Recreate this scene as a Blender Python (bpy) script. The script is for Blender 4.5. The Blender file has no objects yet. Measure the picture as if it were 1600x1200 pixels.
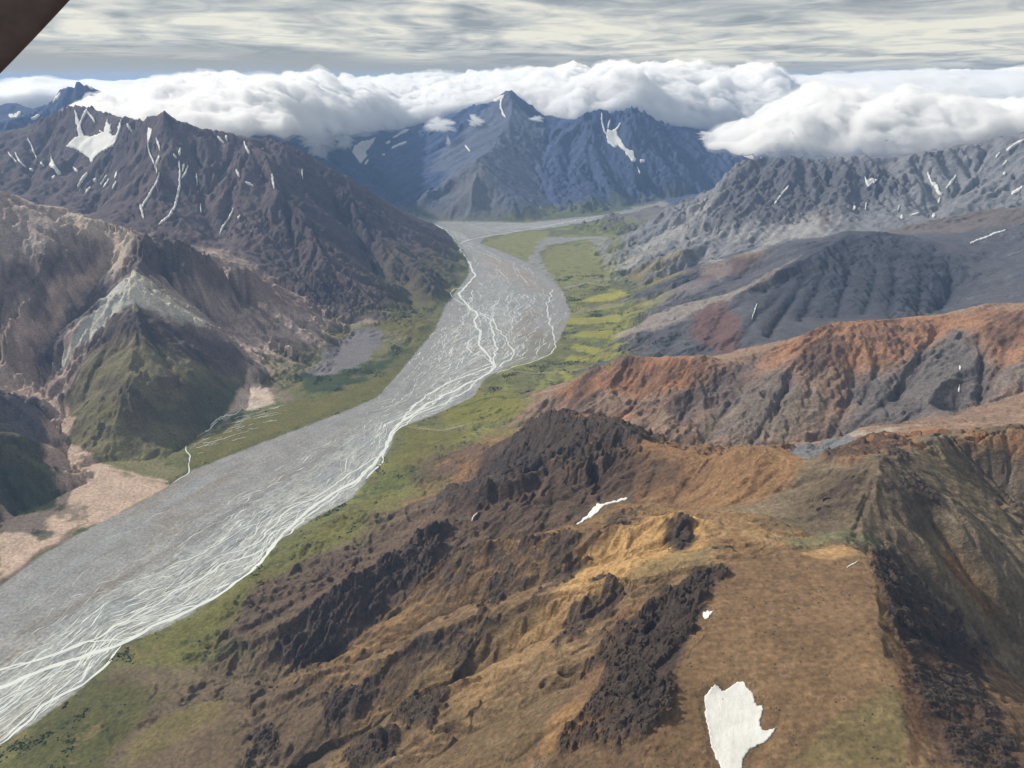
import bpy, math, random
import numpy as np
from concurrent.futures import ThreadPoolExecutor

# ------------------------------------------------------------------ camera, sky, sun, exposure
SC = bpy.context.scene
COL = SC.collection
CAM_H = 1800.0                      # metres above the river plain
PITCH = math.radians(21.5)
FOC = 1208.0                        # focal length in photo pixels (1600 wide)
cam_data = bpy.data.cameras.new('camera')
cam = bpy.data.objects.new('camera', cam_data)
COL.objects.link(cam)
cam.location = (0, 0, CAM_H)
cam.rotation_euler = (math.radians(90) - PITCH, 0, 0)
cam_data.sensor_fit = 'HORIZONTAL'
cam_data.sensor_width = 36.0
cam_data.lens = 36.0 * FOC / 1600.0
cam_data.clip_start = 0.3
cam_data.clip_end = 300000.0
SC.camera = cam

SUN_EL, SUN_AZ = math.radians(37), math.radians(-70)      # azimuth from +Y towards +X
SUN_DIR = np.array([math.cos(SUN_EL) * math.sin(SUN_AZ), math.cos(SUN_EL) * math.cos(SUN_AZ), math.sin(SUN_EL)])
# ------------------------------------------------------------------ sky and sun
def make_world():
    w = bpy.data.worlds.new('World'); SC.world = w; w.use_nodes = True
    nt = w.node_tree; L_ = nt.links.new
    N = lambda t, **k: (lambda n: [setattr(n, a, v) for a, v in k.items()] and n or n)(nt.nodes.new(t))
    bg = nt.nodes['Background']; out = nt.nodes['World Output']
    sky = N('ShaderNodeTexSky'); sky.sky_type = 'NISHITA'; sky.sun_disc = False
    sky.sun_elevation = SUN_EL; sky.sun_rotation = SUN_AZ; sky.altitude = 1800
    s1 = N('ShaderNodeVectorMath', operation='SCALE'); L_(sky.outputs[0], s1.inputs[0]); s1.inputs['Scale'].default_value = .10
    tc = N('ShaderNodeTexCoord'); sep = N('ShaderNodeSeparateXYZ'); L_(tc.outputs['Generated'], sep.inputs[0])
    mz = N('ShaderNodeMath', operation='MAXIMUM'); L_(sep.outputs[2], mz.inputs[0]); mz.inputs[1].default_value = 0.0
    az = N('ShaderNodeMath', operation='ADD'); L_(mz.outputs[0], az.inputs[0]); az.inputs[1].default_value = 0.06
    dx = N('ShaderNodeMath', operation='DIVIDE'); L_(sep.outputs[0], dx.inputs[0]); L_(az.outputs[0], dx.inputs[1])
    dy = N('ShaderNodeMath', operation='DIVIDE'); L_(sep.outputs[1], dy.inputs[0]); L_(az.outputs[0], dy.inputs[1])
    cmb = N('ShaderNodeCombineXYZ'); L_(dx.outputs[0], cmb.inputs[0]); L_(dy.outputs[0], cmb.inputs[1])
    def noise(scale, det, dist, off, rough=.55):
        n = N('ShaderNodeTexNoise'); n.inputs['Scale'].default_value = scale; n.inputs['Detail'].default_value = det; n.inputs['Distortion'].default_value = dist; n.inputs['Roughness'].default_value = rough
        m = N('ShaderNodeMapping'); m.inputs['Location'].default_value = (off, off * .7, 0); m.inputs['Rotation'].default_value = (0, 0, .12); m.inputs['Scale'].default_value = (.75, .62, 1); L_(cmb.outputs[0], m.inputs[0]); L_(m.outputs[0], n.inputs['Vector']); return n
    a = noise(.62, 5, 1.2, 3.1, .5); b = noise(1.9, 5, 1.8, 11.7, .5)
    ad = N('ShaderNodeMath', operation='MULTIPLY_ADD'); L_(b.outputs[0], ad.inputs[0]); ad.inputs[1].default_value = .45; L_(a.outputs[0], ad.inputs[2])
    r = N('ShaderNodeValToRGB'); L_(ad.outputs[0], r.inputs[0])
    e = r.color_ramp.elements; e[0].position = .55; e[0].color = (.46, .51, .55, 1); e[1].position = .84; e[1].color = (1.30, 1.26, 1.08, 1)
    m = r.color_ramp.elements.new(.66); m.color = (.72, .75, .75, 1); m = r.color_ramp.elements.new(.75); m.color = (1.0, 1.0, .92, 1)
    # clear blue-gray strip between the high cloud sheet and the horizon
    st = N('ShaderNodeMapRange'); st.interpolation_type = 'SMOOTHSTEP'; st.inputs[1].default_value = .010; st.inputs[2].default_value = .030
    wob = N('ShaderNodeMath', operation='MULTIPLY_ADD'); L_(b.outputs[0], wob.inputs[0]); wob.inputs[1].default_value = -.030; L_(sep.outputs[2], wob.inputs[2])
    ofs = N('ShaderNodeMath', operation='ADD'); L_(wob.outputs[0], ofs.inputs[0]); ofs.inputs[1].default_value = .014
    sx = N('ShaderNodeMath', operation='MULTIPLY_ADD'); L_(sep.outputs[0], sx.inputs[0]); sx.inputs[1].default_value = .022; L_(ofs.outputs[0], sx.inputs[2]); L_(sx.outputs[0], st.inputs[0])
    strip = N('ShaderNodeMix', data_type='RGBA'); strip.inputs[6].default_value = (.56, .58, .57, 1); L_(st.outputs[0], strip.inputs[0]); L_(r.outputs[0], strip.inputs[7])
    mix = N('ShaderNodeMix', data_type='RGBA'); mix.inputs[0].default_value = .9; L_(s1.outputs[0], mix.inputs[6]); L_(strip.outputs[2], mix.inputs[7])
    L_(mix.outputs[2], bg.inputs[0]); bg.inputs[1].default_value = .70
make_world()
from mathutils import Vector
sd_ = bpy.data.lights.new('sun', 'SUN'); sd_.energy = 5.0; sd_.angle = math.radians(2.0); sd_.color = (1, .93, .82)
so_ = bpy.data.objects.new('sun', sd_); COL.objects.link(so_); so_.rotation_euler = Vector(SUN_DIR.tolist()).to_track_quat('Z', 'Y').to_euler()
SC.view_settings.view_transform = 'Standard'; SC.view_settings.look = 'None'; SC.view_settings.gamma = 1; SC.view_settings.exposure = 0.0
SC.view_settings.use_curve_mapping = False
# ------------------------------------------------------------------ numpy helpers
F = np.float32
POOL = ThreadPoolExecutor(4)
def par(fn, *arrs):
    """run fn over chunks of flat arrays on four threads"""
    n = len(arrs[0]); k = max(1, n // 60000)
    idx = np.array_split(np.arange(n), k)
    sl = [slice(i[0], i[-1] + 1) for i in idx if len(i)]
    res = list(POOL.map(lambda s: fn(*[a[s] for a in arrs]), sl))
    if isinstance(res[0], tuple):
        return tuple(np.concatenate([r[j] for r in res]) for j in range(len(res[0])))
    return np.concatenate(res)
def hash2(ix, iy, seed=0):
    h = (ix.astype(np.int64) * 374761393 + iy.astype(np.int64) * 668265263 + seed * 1442695041) & 0xFFFFFFFF
    h = ((h ^ (h >> 13)) * 1274126177) & 0xFFFFFFFF
    h = h ^ (h >> 16)
    return h
def _gn(x, y, seed):
    ix = np.floor(x); iy = np.floor(y); fx = (x - ix).astype(F); fy = (y - iy).astype(F)
    ux = fx * fx * fx * (fx * (fx * 6 - 15) + 10); uy = fy * fy * fy * (fy * (fy * 6 - 15) + 10)
    def g(ox, oy):
        a = hash2(ix + ox, iy + oy, seed).astype(F) * F(2 * math.pi / 4294967296.0)
        return np.cos(a) * (fx - ox) + np.sin(a) * (fy - oy)
    a = g(0, 0); b = g(1, 0); c = g(0, 1); d = g(1, 1)
    return ((a + (b - a) * ux) * (1 - uy) + (c + (d - c) * ux) * uy) * F(1.5)
def noise(x, y, seed=0):
    return par(lambda a, b: _gn(a, b, seed), x, y)
def fbm(x, y, lam, octs=4, seed=0, gain=0.5, ridged=False):
    s = np.zeros(len(x), F); amp = 1.0; tot = 0
    for o in range(octs):
        n = noise(x / lam, y / lam, seed + o * 17)
        if ridged: n = 1 - 2 * np.abs(n)
        s += F(amp) * n; tot += amp; amp *= gain; lam *= 0.5
    return s / F(tot)
def sstep(a, b, x):
    t = np.clip((x - a) / (b - a), 0, 1); return t * t * (3 - 2 * t)
def _ero(px, py, dx, dy, seed):
    ix = np.floor(px); iy = np.floor(py); fx = (px - ix).astype(F); fy = (py - iy).astype(F)
    v = np.zeros(len(px), F); gx = np.zeros(len(px), F); gy = np.zeros(len(px), F); wt = np.zeros(len(px), F)
    for i in (-1, 0, 1, 2):
        for j in (-1, 0, 1, 2):
            h = hash2(ix - i + 1, iy - j + 1, seed)
            hx = ((h & 0xFFFF).astype(F) / F(65536) - F(.5)) * F(.8); hy = ((h >> 16).astype(F) / F(65536) - F(.5)) * F(.8)
            qx = fx + (i - 1) + F(.5) - F(.5) - hx; qy = fy + (j - 1) - hy
            w = np.exp(-2 * (qx * qx + qy * qy)); wt += w
            m = (qx * dx + qy * dy) * F(2 * math.pi)
            s = -np.sin(m) * w
            v += np.cos(m) * w; gx += s * dx; gy += s * dy
    return v / wt, gx / wt, gy / wt
def voro(x, y, seed):
    def f(x, y):
        ix = np.floor(x); iy = np.floor(y); best = np.full(len(x), 9.0, F); b2 = np.full(len(x), 9.0, F); val = np.zeros(len(x), F)
        for i in (-1, 0, 1):
            for j in (-1, 0, 1):
                h = hash2(ix + i, iy + j, seed); cx = ix + i + (h & 0xFFF) / 4096.0; cy = iy + j + ((h >> 12) & 0xFFF) / 4096.0
                d = ((x - cx) ** 2 + (y - cy) ** 2).astype(F); r = (((h >> 24) & 0xFF) / 255.0).astype(F)
                c = d < best; b2 = np.where(c, best, np.minimum(b2, d)); val = np.where(c, r, val); best = np.where(c, d, best)
        return val, np.sqrt(b2) - np.sqrt(best)
    return par(f, x, y)
def ero(px, py, dx, dy, seed):
    return par(lambda a, b, c, d: _ero(a, b, c, d, seed), px, py, dx, dy)

# ------------------------------------------------------------------ sight lines -> places
SP, CP = math.sin(PITCH), math.cos(PITCH)
def ray(px, py):
    a = (px - 800.0) / FOC; b = (600.0 - py) / FOC
    return a, CP + b * SP, -SP + b * CP
def at_z(px, py, z):
    dx, dy, dz = ray(px, py); t = (z - CAM_H) / dz
    return (dx * t, dy * t, z)
def at_t(px, py, t):
    dx, dy, dz = ray(px, py)
    return (dx * t, dy * t, CAM_H + dz * t)
def Q(px, py, z=None, t=None):
    return at_z(px, py, z) if t is None else at_t(px, py, t)

# ------------------------------------------------------------------ survey of crests and valley lines
# every entry: (kind, mountain, [(px, py, z)]) ; a z written 't13000' fixes the distance instead, and
# ('w', x, y, z) is a plain place in metres
RIV_L = [(0,915),(60,870),(130,830),(200,795),(262,760),(300,735),(400,695),(480,665),(545,640),(590,620),(625,580),(650,550),(680,515),
         (690,490),(700,470),(725,440),(733,425),(728,400),(715,380),(700,362),(670,350),(640,338),(615,330)]
RIV_R = [(-40,1200),(0,1165),(40,1140),(130,1075),(185,1010),(250,985),(300,960),(350,925),(400,885),(425,850),(500,805),(550,780),(590,730),(610,700),
         (620,670),(680,648),(740,620),(760,590),(800,570),(850,560),(875,530),(892,490),(880,455),(850,430),(835,415),(790,395),(750,380),
         (760,368),(850,356),(930,347),(1040,334)]
FLAT = [  # outlines of the flat valley floor: every point at river level
 ('v','river plain',[p + (0,) for p in RIV_L]),
 ('v','river plain',[p + (0,) for p in RIV_R]),
]
L = []
def crest(m, *pts): L.append(('c', m, pts))
def vale(*pts): L.append(('v', None, pts))
# --- foot of the slopes around the river, left side
vale((-60,900,12),(0,880,8),(60,850,6),(130,800,14),(160,770,22),(110,762,30),(60,790,20),(0,812,18),(-60,830,15))
vale((120,735,30),(160,720,35),(220,718,28),(255,722,20),(290,690,24),(330,665,24),(360,645,26),(430,628,22),(470,600,30),(530,590,28),(590,570,26),(640,525,30),(660,500,26),(700,455,16),(728,430,8))
vale((300,725,6),(420,680,8),(520,640,8),(600,590,10),(650,535,12))
vale((390,574,120),(380,600,70),(375,632,30)); vale((560,514,85),(530,545,50),(520,585,32)); vale((560,514,85),(600,520,60),(640,515,34))
# --- valley of the pink gravel
vale((-150,540,420),(-60,565,330),(0,588,240),(50,615,165),(92,642,110),(88,680,70),(85,708,48),(110,728,34))
crest('left green hill', (-120,670,420),(-40,690,300),(0,694,250),(50,704,190),(80,722,120),(108,750,50))
vale((-100,662,300),(0,672,230),(40,690,170),(76,706,60))
crest('left banded spur', (-60,600,440),(0,612,330),(40,628,260),(70,655,170),(84,690,80))
# --- left light ridge
crest('left pale ridge', (-160,262,1300),(-60,285,1180),(0,302,1090),(55,322,1010),(95,333,960),(125,333,945),(190,352,880),(228,364,835),(290,372,790),(330,398,680),(400,424,530),(450,465,330),(490,490,190),(545,511,70))
crest('left pale ridge', (228,364,835),(215,402,720),(192,440,655))
crest('left pale ridge', (192,440,655),(150,478,540),(112,520,430),(84,548,320),(68,590,200))
crest('left pale ridge', (192,440,655),(240,466,560),(300,500,420),(335,512,370),(362,542,250),(388,570,135))
crest('left green spur', (192,440,655),(205,478,560),(215,510,490),(212,560,385),(205,600,300),(190,645,205),(165,690,95),(150,714,40))
vale((170,425,590),(130,478,450),(92,528,320),(62,562,250),(66,596,185),(62,618,165))
crest('left pale ridge', (0,430,700),(30,500,470),(60,548,350),(98,588,200))
crest('left pale ridge', (95,333,960),(70,400,760),(40,460,600),(0,520,460))
vale((-60,420,760),(0,470,560),(0,545,340),(0,575,260))
vale((250,400,640),(262,440,560),(310,470,420),(350,505,300),(375,540,190),(392,572,118))
vale((330,430,500),(380,480,330),(430,520,200),(470,560,90),(480,590,35))
crest('left green spur', (225,488,510),(262,545,370),(292,592,240),(312,635,110))
crest('left green spur', (192,500,500),(158,560,350),(138,620,225),(124,672,115))
crest('left green spur', (262,545,370),(315,572,250),(352,605,130))
# --- big left dark mountain
crest('left dark mountain', (-140,205,'t10500'),(-60,215,'t10000'),(0,212,'t9700'),(60,190,'t9300'),(105,172,'t9000'),(125,163,'t8950'),(150,170,'t8900'),(180,183,'t8700'),(200,181,'t8600'),(215,190,'t8450'),(240,185,'t8250'),(256,172,'t8100'),(285,190,'t8050'),(330,206,'t8100'),(385,214,'t8200'),(440,218,'t8300'),(470,236,'t8350'),(500,252,'t8350'),(520,268,'t8350'),(560,292,'t8450'),(600,318,'t8600'),(640,345,'t8650'),(690,378,'t8600'),(718,402,'t8200'),(735,422,'t7800'))
vale(('w',-6500,6800,900),('w',-4800,6600,760),('w',-3600,6450,640),(345,392,470),(400,418,375),(440,446,270),(480,476,180),(530,502,100),(560,514,85))
crest('left dark mountain', (256,172,'t8100'),(262,215,'t7750'),(240,260,'t7400'),(250,310,'t7050'),(290,350,'t6700'))
crest('left dark mountain', (385,214,'t8200'),(425,250,'t7800'),(432,290,'t7450'),(400,335,'t7150'),(385,370,'t6800'))
crest('left dark mountain', (432,290,'t7450'),(470,340,'t7050'),(510,400,'t6600'),(560,450,'t6250'),(600,490,'t6050'))
vale((440,330,'t7250'),(450,380,'t6800'),(470,430,'t6450'),(500,480,'t6050'))
crest('left dark mountain', (520,268,'t8350'),(560,330,'t7900'),(600,380,'t7500'),(650,420,'t7150'),(690,450,'t6750'))
vale((530,330,'t8050'),(570,390,'t7500'),(610,440,'t7000'),(650,480,'t6500'))
vale((205,240,'t8250'),(170,290,'t7900'),(150,330,'t7500'),(120,350,'t7200'))
vale((140,190,'t8800'),(145,240,'t8500'),(110,290,'t8000'),(60,330,'t7500'))
crest('left dark mountain', (60,190,'t9300'),(60,230,'t8800'),(30,280,'t8200'),(-20,310,'t7700'))
vale((310,240,'t7900'),(320,290,'t7500'),(335,350,'t6950'),(340,380,'t6700'))
# back of the dark mountain, down to the upper river
vale(('w',-7000,12500,700),('w',-4800,11500,420),('w',-3200,11600,200),(600,322,15))
# --- far left peaks
crest('far left summit', (-120,190,'t14000'),(-30,178,'t13800'),(15,158,'t13500'),(40,175,'t13000'),(70,165,'t12600'),(95,140,'t12300'),(118,127,'t12000'),(140,131,'t12000'),(170,150,'t12100'),(210,175,'t12300'),(300,205,'t12800'),(400,215,'t13300'),(470,222,'t13600'),(540,250,'t13600'),(575,285,'t13300'))
crest('far left summit', (70,165,'t12600'),(45,180,'t11800'),(10,190,'t11000'))
# --- far middle mountains
vale((615,328,5),(597,305,25),(585,290,90),(570,265,'t13600'),(560,235,'t14600'),(555,215,'t16000'))
crest('far middle mountain', (600,222,'t15000'),(640,208,'t14800'),(680,196,'t14600'),(700,190,'t14600'),(720,171,'t14700'),(738,163,'t14700'),(768,160,'t14500'),(785,150,'t14300'),(796,138,'t14100'),(806,150,'t14100'),(820,165,'t14000'),(850,196,'t13900'),(862,198,'t13800'),(885,200,'t13600'),(905,185,'t13500'),(932,172,'t13400'),(960,178,'t13500'),(988,168,'t13500'),(1010,182,'t13600'),(1032,196,'t13700'),(1060,200,'t14000'),(1085,198,'t14200'),(1120,212,'t14300'),(1180,238,'t14400'),(1300,245,'t14600'))
crest('far middle mountain', (640,208,'t14800'),(620,240,'t14000'),(608,275,'t13200'),(640,308,'t11800'),(640,325,25))
vale((700,215,'t14200'),(680,250,'t13200'),(650,285,'t12300'),(630,318,20))
crest('far pyramid mountain', (796,138,'t14100'),(800,185,'t13300'),(780,220,'t12500'),(746,247,'t11350'))
crest('far pyramid mountain', (746,247,'t11350'),(700,280,'t11050'),(660,300,'t10900'),(625,322,'t10800'))
crest('far pyramid mountain', (746,247,'t11350'),(735,300,'t10700'),(725,335,60),(715,345,15))
crest('far pyramid mountain', (746,247,'t11350'),(790,290,'t11000'),(820,320,'t10700'),(860,338,20))
vale((755,300,'t10950'),(775,345,15)); vale((710,300,'t11100'),(680,330,40))
vale((620,326,10),(660,341,6),(700,347,5),(780,349,5),(870,342,5),(960,326,15),(1040,312,35),(1100,300,70),(1160,285,160))
vale((850,225,'t13200'),(835,270,'t12200'),(850,305,'t11600'),(880,332,20))
crest('far right mountain', (905,185,'t13500'),(890,235,'t12800'),(910,280,'t12100'),(930,318,'t11300'))
crest('far right mountain', (988,168,'t13500'),(1005,215,'t13000'),(1040,260,'t12700'),(1075,295,'t12400'))
vale((955,205,'t13200'),(975,245,'t12700'),(1000,275,'t12400'),(1010,308,30))
crest('far right mountain', (1085,198,'t14200'),(1110,240,'t13600'),(1140,275,'t13200'))
# --- low knoll and upper right plain
crest('low gray knoll', (885,356,15),(915,347,60),(960,334,130),(1000,328,165),(1035,322,190),(1080,318,230))
vale((880,362,2),(950,368,5),(1010,372,15),(1060,360,60),(1090,340,160))
vale((850,352,2),(930,343,3),(1000,325,20),(1060,312,60))
# --- plain on the right of the river
vale((760,395,4),(850,420,5),(900,445,6),(905,490,8),(895,530,8),(860,575,8),(780,600,8),(740,640,8),(640,690,8))
vale((880,385,5),(930,400,12),(950,430,18),(960,460,25),(970,500,35),(950,540,40),(900,580,40),(840,615,35))
# --- gray mountain
crest('gray craggy mountain', (925,392,20),(960,385,70),(1000,362,190),(1060,318,430),(1120,283,700),(1150,262,840),(1190,246,945),(1240,248,950),(1300,247,970),(1350,245,985),(1400,246,985),(1450,240,1030),(1500,226,1110),(1540,224,1130),(1600,208,1230),(1700,190,1400))
vale(('w',5600,7400,700),('w',4300,7500,500),('w',3300,7350,420),(1250,372,'t7400'),(1130,402,270),(1085,418,180),(1040,436,100),(985,452,30))
vale((1440,262,'t8500'),(1466,300,'t8100'),(1452,345,'t7750'))
crest('gray craggy mountain', (1190,246,945),(1180,290,'t8600'),(1150,330,'t8100'),(1120,368,'t7600'),(1060,398,'t7250'),(995,434,60))
crest('gray craggy mountain', (1300,247,970),(1290,290,'t8500'),(1270,330,'t8000'),(1250,355,'t7700'))
crest('gray craggy mountain', (1540,224,1130),(1520,270,'t8500'),(1490,320,'t8000'))
crest('brown layered hill', (1700,320,'t6600'),(1600,322,'t6800'),(1520,328,'t7000'),(1440,350,'t7050'),(1420,357,'t7000'))
# --- dark slate hill
crest('dark slate hill', (975,475,45),(1010,455,120),(1060,430,240),(1120,408,350),(1190,391,455),(1260,378,540),(1325,361,630),(1370,360,640),(1420,368,605),(1470,385,550),(1510,402,500),(1528,412,470),(1560,395,520),(1600,372,600),(1700,350,700))
crest('dark slate hill', (1325,361,630),(1250,402,530),(1165,455,410),(1085,488,300),(1000,520,190),(940,545,100),(905,572,40))
crest('dark slate hill', (1085,415,250),(1030,440,140),(975,465,40))
vale((1195,420,'t6400'),(1100,447,265),(1010,485,110),(960,505,50))
vale((1230,440,'t5750'),(1178,480,'t5200'),(1150,535,'t4750'))
crest('dark slate hill', (1370,360,640),(1330,420,'t5950'),(1290,500,'t5200'))
crest('dark slate hill', (1420,368,605),(1440,440,'t5700'),(1450,500,'t5200'))
vale((1400,420,'t5900'),(1380,500,'t5100')); vale((1528,425,440),(1480,470,'t5600'),(1430,520,'t5000'))
vale(('w',4500,4800,560),('w',3200,4650,450),('w',2300,4600,360),('w',1500,4480,280),(1115,563,235),(960,566,140),(905,588,60),(870,600,30))
# --- rust ridge
crest('rust coloured ridge', (818,632,130),(870,605,255),(930,575,400),(980,555,480),(1040,556,505),(1100,556,520),(1130,567,485),(1200,545,560),(1250,525,620),(1290,507,680),(1320,500,700),(1420,495,705),(1480,490,725),(1500,486,745),(1530,478,775),(1580,474,800),(1700,465,850))
crest('rust coloured ridge', (1500,486,745),(1498,520,700),(1500,560,'t3480'),(1450,630,'t3230'),(1425,650,470))
crest('rust coloured ridge', (1290,507,680),(1250,550,'t3680'),(1200,600,'t3590'),(1130,660,'t3450'))
crest('rust coloured ridge', (1100,556,520),(1065,608,'t3680'),(1000,665,'t3560'))
crest('rust coloured ridge', (980,555,480),(950,610,'t3850'),(900,650,'t3650'))
vale((1470,515,'t3720'),(1405,600,'t3500'),(1340,665,'t3280')); vale((1540,510,'t3550'),(1542,570,'t3380'),(1535,625,'t3230'))
vale((1335,550,'t3660'),(1320,620,'t3480'),(1255,682,'t3290')); vale((1135,590,'t3700'),(1125,630,'t3580'),(1060,685,'t3380'))
vale((1020,590,'t3880'),(980,640,'t3700'),(930,675,'t3500'))
vale((1700,570,700),(1600,602,600),(1500,638,515),(1400,660,440),(1300,682,375),(1230,698,340),(1130,705,310),('w',640,3080,270),('w',300,3300,190),(835,668,110),(770,672,45),(700,678,15))
# --- foreground brown mountains
crest('orange smooth summit', (1260,728,800),(1215,702,812),(1178,687,822),(1140,698,770),(1100,706,715),(1060,706,665),(1000,690,642),(960,662,640),(925,652,620),(872,640,598),(835,655,480),(790,685,340),(750,708,230),(700,745,110),(660,770,55))
crest('near brown summit', (1260,728,800),(1320,722,855),(1385,714,905),(1430,708,850),(1478,669,800),(1530,678,810),(1600,660,850),(1720,640,950))
crest('near brown summit', (1385,714,905),(1340,790,850),(1330,848,826))
crest('rough orange knob', (1310,712,770),(1350,684,800),(1400,678,800),(1478,669,800))
vale((1300,716,700),(1290,705,560),(1262,706,430))
crest('dark crag ridge', (985,692,636),(940,706,590),(900,714,560),(840,745,470),(750,767,380),(690,785,290),(650,812,220),(600,835,140),(560,850,90))
vale((900,690,520),(820,715,370),(760,742,230),(700,765,120),(640,790,50))
crest('dark crag ridge', (750,767,380),(692,828,330),(600,888,262),(520,930,210),(440,985,140),(380,1005,80))
vale((1300,800,785),(1200,812,752),(1090,801,685),(1050,783,632),(975,778,560),(900,816,470),(820,838,400),(700,874,300),(625,952,195),(520,1022,125),(430,1060,65),(340,1052,28),(240,1030,6))
vale((1250,760,760),(1150,790,700),(1090,801,685)); vale((1110,735,650),(1050,783,632)) ; vale((930,740,500),(935,787,505))
crest('golden knob', (1290,856,838),(1200,845,803),(1120,822,775),(1050,800,762),(1010,805,735),(960,826,690),(900,836,640),(830,845,570),(750,858,480),(705,868,415),(642,932,285),(560,1000,200),(470,1050,105))
vale((1080,850,745),(960,866,660),(880,896,570),(800,920,480),(700,952,350),(600,1008,238),(500,1042,140),(430,1062,66))
crest('rocky near spur', (1130,878,832),(1060,892,790),(960,906,715),(880,926,630),(800,946,540),(700,976,430),(600,1036,320),(500,1056,220),(400,1092,115),(320,1085,95),(262,1110,85),(215,1135,80),(170,1180,70))
crest('rocky near spur', (1100,915,800),(1040,935,770),(980,962,700),(900,986,620),(820,1030,540),(740,1060,450),(660,1110,360),(560,1180,260),(450,1250,160))
vale((960,935,660),(900,964,605),(820,1002,500),(740,1037,410),(650,1087,310),(560,1142,225),(450,1205,135),(350,1260,60))
crest('near brown plateau', (1130,878,832),(1112,920,828),(1098,952,825),(1075,1002,815),(1042,1062,805),(1030,1130,795),(1010,1200,780),(1000,1280,770))
vale((1010,985,715),(960,1025,692),(900,1100,655),(860,1185,615),(820,1280,570)); vale((900,1060,620),(860,1090,590),(780,1112,505),(700,1162,425),(600,1225,335),(480,1300,220))
crest('near brown plateau', (880,1110,640),(820,1150,590),(740,1200,520),(640,1270,420))
crest('near brown plateau', (1130,878,832),(1200,868,838),(1290,856,840),(1368,860,850),(1385,930,845),(1402,1000,842),(1406,1068,828),(1415,1130,820),(1422,1200,810),(1430,1290,800))
vale((1330,849,825),(1420,915,745),(1500,990,620),(1600,1080,495),(1760,1180,360))
vale((1180,1010,816),(1170,1080,806),(1150,1200,782),(1130,1300,755))
vale((1470,760,'t1960'),(1520,820,'t1890'),(1600,900,'t1850'),(1700,980,'t1830'))
crest('near brown summit', (1478,669,800),(1530,740,700),(1600,800,620),(1700,860,540))
vale(('w',1900,1300,250),('w',1500,700,200),('w',1200,300,200))
vale(('w',-2000,300,0),('w',-1200,300,60),('w',-500,300,300))
vale(('w',-2600,300,0),('w',-2600,1500,0)); vale(('w',-3500,2500,15),('w',-4200,2300,60))
for a, r, z in ((-44, 16000, 900), (-30, 18000, 1000), (-15, 18000, 900), (0, 18000, 950), (15, 18000, 900), (30, 17000, 950), (44, 15000, 1000)):
    a = math.radians(a); b = a + math.radians(8); L.append(('v', None, [('w', r * math.sin(a), r * math.cos(a), z), ('w', r * math.sin(b), r * math.cos(b), z - 150)]))
for a in range(-48, 48, 8):
    a = math.radians(a); b = a + math.radians(8); L.append(('v', None, [('w', 30000 * math.sin(a), 30000 * math.cos(a), 600), ('w', 30000 * math.sin(b), 30000 * math.cos(b), 600)]))
def pt(p):
    if p[0] == 'w': return tuple(map(float, p[1:]))
    if len(p) == 2: return at_z(p[0], p[1], 0.0)
    if isinstance(p[2], str): return at_t(p[0], p[1], float(p[2][1:]))
    return at_z(*p)

# ------------------------------------------------------------------ base surface: harmonic sheet through the surveyed lines
TH0, TH1 = math.radians(-47), math.radians(47)
U0, U1 = math.log(320.0), math.log(42000.0)
CH = (TH1 - TH0) / 480
CNT, CNU = 481, int((U1 - U0) / CH) + 1
def uv_of(x, y):
    return (np.arctan2(x, y) - TH0) / CH, (0.5 * np.log(x * x + y * y) - U0) / CH
def rasterise():
    val = np.zeros((CNU, CNT)); cnt = np.zeros((CNU, CNT)); own = np.full((CNU, CNT), -1, int); wall = np.zeros((CNU, CNT), bool)
    names = []
    rng = random.Random(4)
    for kind, m, pts in L + FLAT:
        P = [pt(p) for p in pts]
        if m and m not in names: names.append(m)
        out = [P[0]]
        for a, b in zip(P, P[1:]):
            d = math.dist(a[:2], b[:2]); n = max(2, int(d / (0.5 * CH * max(200, min(math.hypot(*a[:2]), math.hypot(*b[:2]))))))
            nx, ny = -(b[1] - a[1]) / (d + 1e-6), (b[0] - a[0]) / (d + 1e-6)
            k1, k2 = rng.uniform(-1, 1), rng.uniform(-1, 1)
            for i in range(1, n + 1):
                t = i / n
                w = (k1 * math.sin(math.pi * t) + 0.6 * k2 * math.sin(2 * math.pi * t)) * 0.045 * d
                if m == 'river plain': w = 0
                zz = a[2] + (b[2] - a[2]) * t
                out.append((a[0] + (b[0] - a[0]) * t + nx * w, a[1] + (b[1] - a[1]) * t + ny * w, zz))
        A = np.array(out); c, r = uv_of(A[:, 0], A[:, 1]); c = np.rint(c).astype(int); r = np.rint(r).astype(int)
        ok = (c >= 0) & (c < CNT) & (r >= 0) & (r < CNU)
        np.add.at(val, (r[ok], c[ok]), A[ok, 2]); np.add.at(cnt, (r[ok], c[ok]), 1)
        if kind == 'c': own[r[ok], c[ok]] = names.index(m)
        else: wall[r[ok], c[ok]] = True
    return val, cnt, own, wall, names
VAL, CNT_, OWN, WALL, NAMES = rasterise()
def inside_poly(x, y, poly):
    px = np.array([p[0] for p in poly]); py = np.array([p[1] for p in poly]); n = len(px)
    ins = np.zeros(x.shape, bool)
    for i in range(n):
        x1, y1, x2, y2 = px[i], py[i], px[(i + 1) % n], py[(i + 1) % n]
        if y1 == y2: continue
        c = ((y1 > y) != (y2 > y)) & (x < (x2 - x1) * (y - y1) / (y2 - y1) + x1)
        ins ^= c
    return ins
RIVER_POLY = [at_z(p[0], p[1], 0)[:2] for p in [(-420,1130),(-150,985)] + RIV_L] + [at_z(690, 346, 0)[:2], at_z(820, 348, 0)[:2]] + [at_z(p[0], p[1], 0)[:2] for p in [(1040,326)] + RIV_R[::-1] + [(-300,1330)]]
cth = TH0 + np.arange(CNT) * CH; cuu = U0 + np.arange(CNU) * CH
CX = np.exp(cuu)[:, None] * np.sin(cth)[None]; CY = np.exp(cuu)[:, None] * np.cos(cth)[None]
rin = inside_poly(CX, CY, RIVER_POLY)
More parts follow.
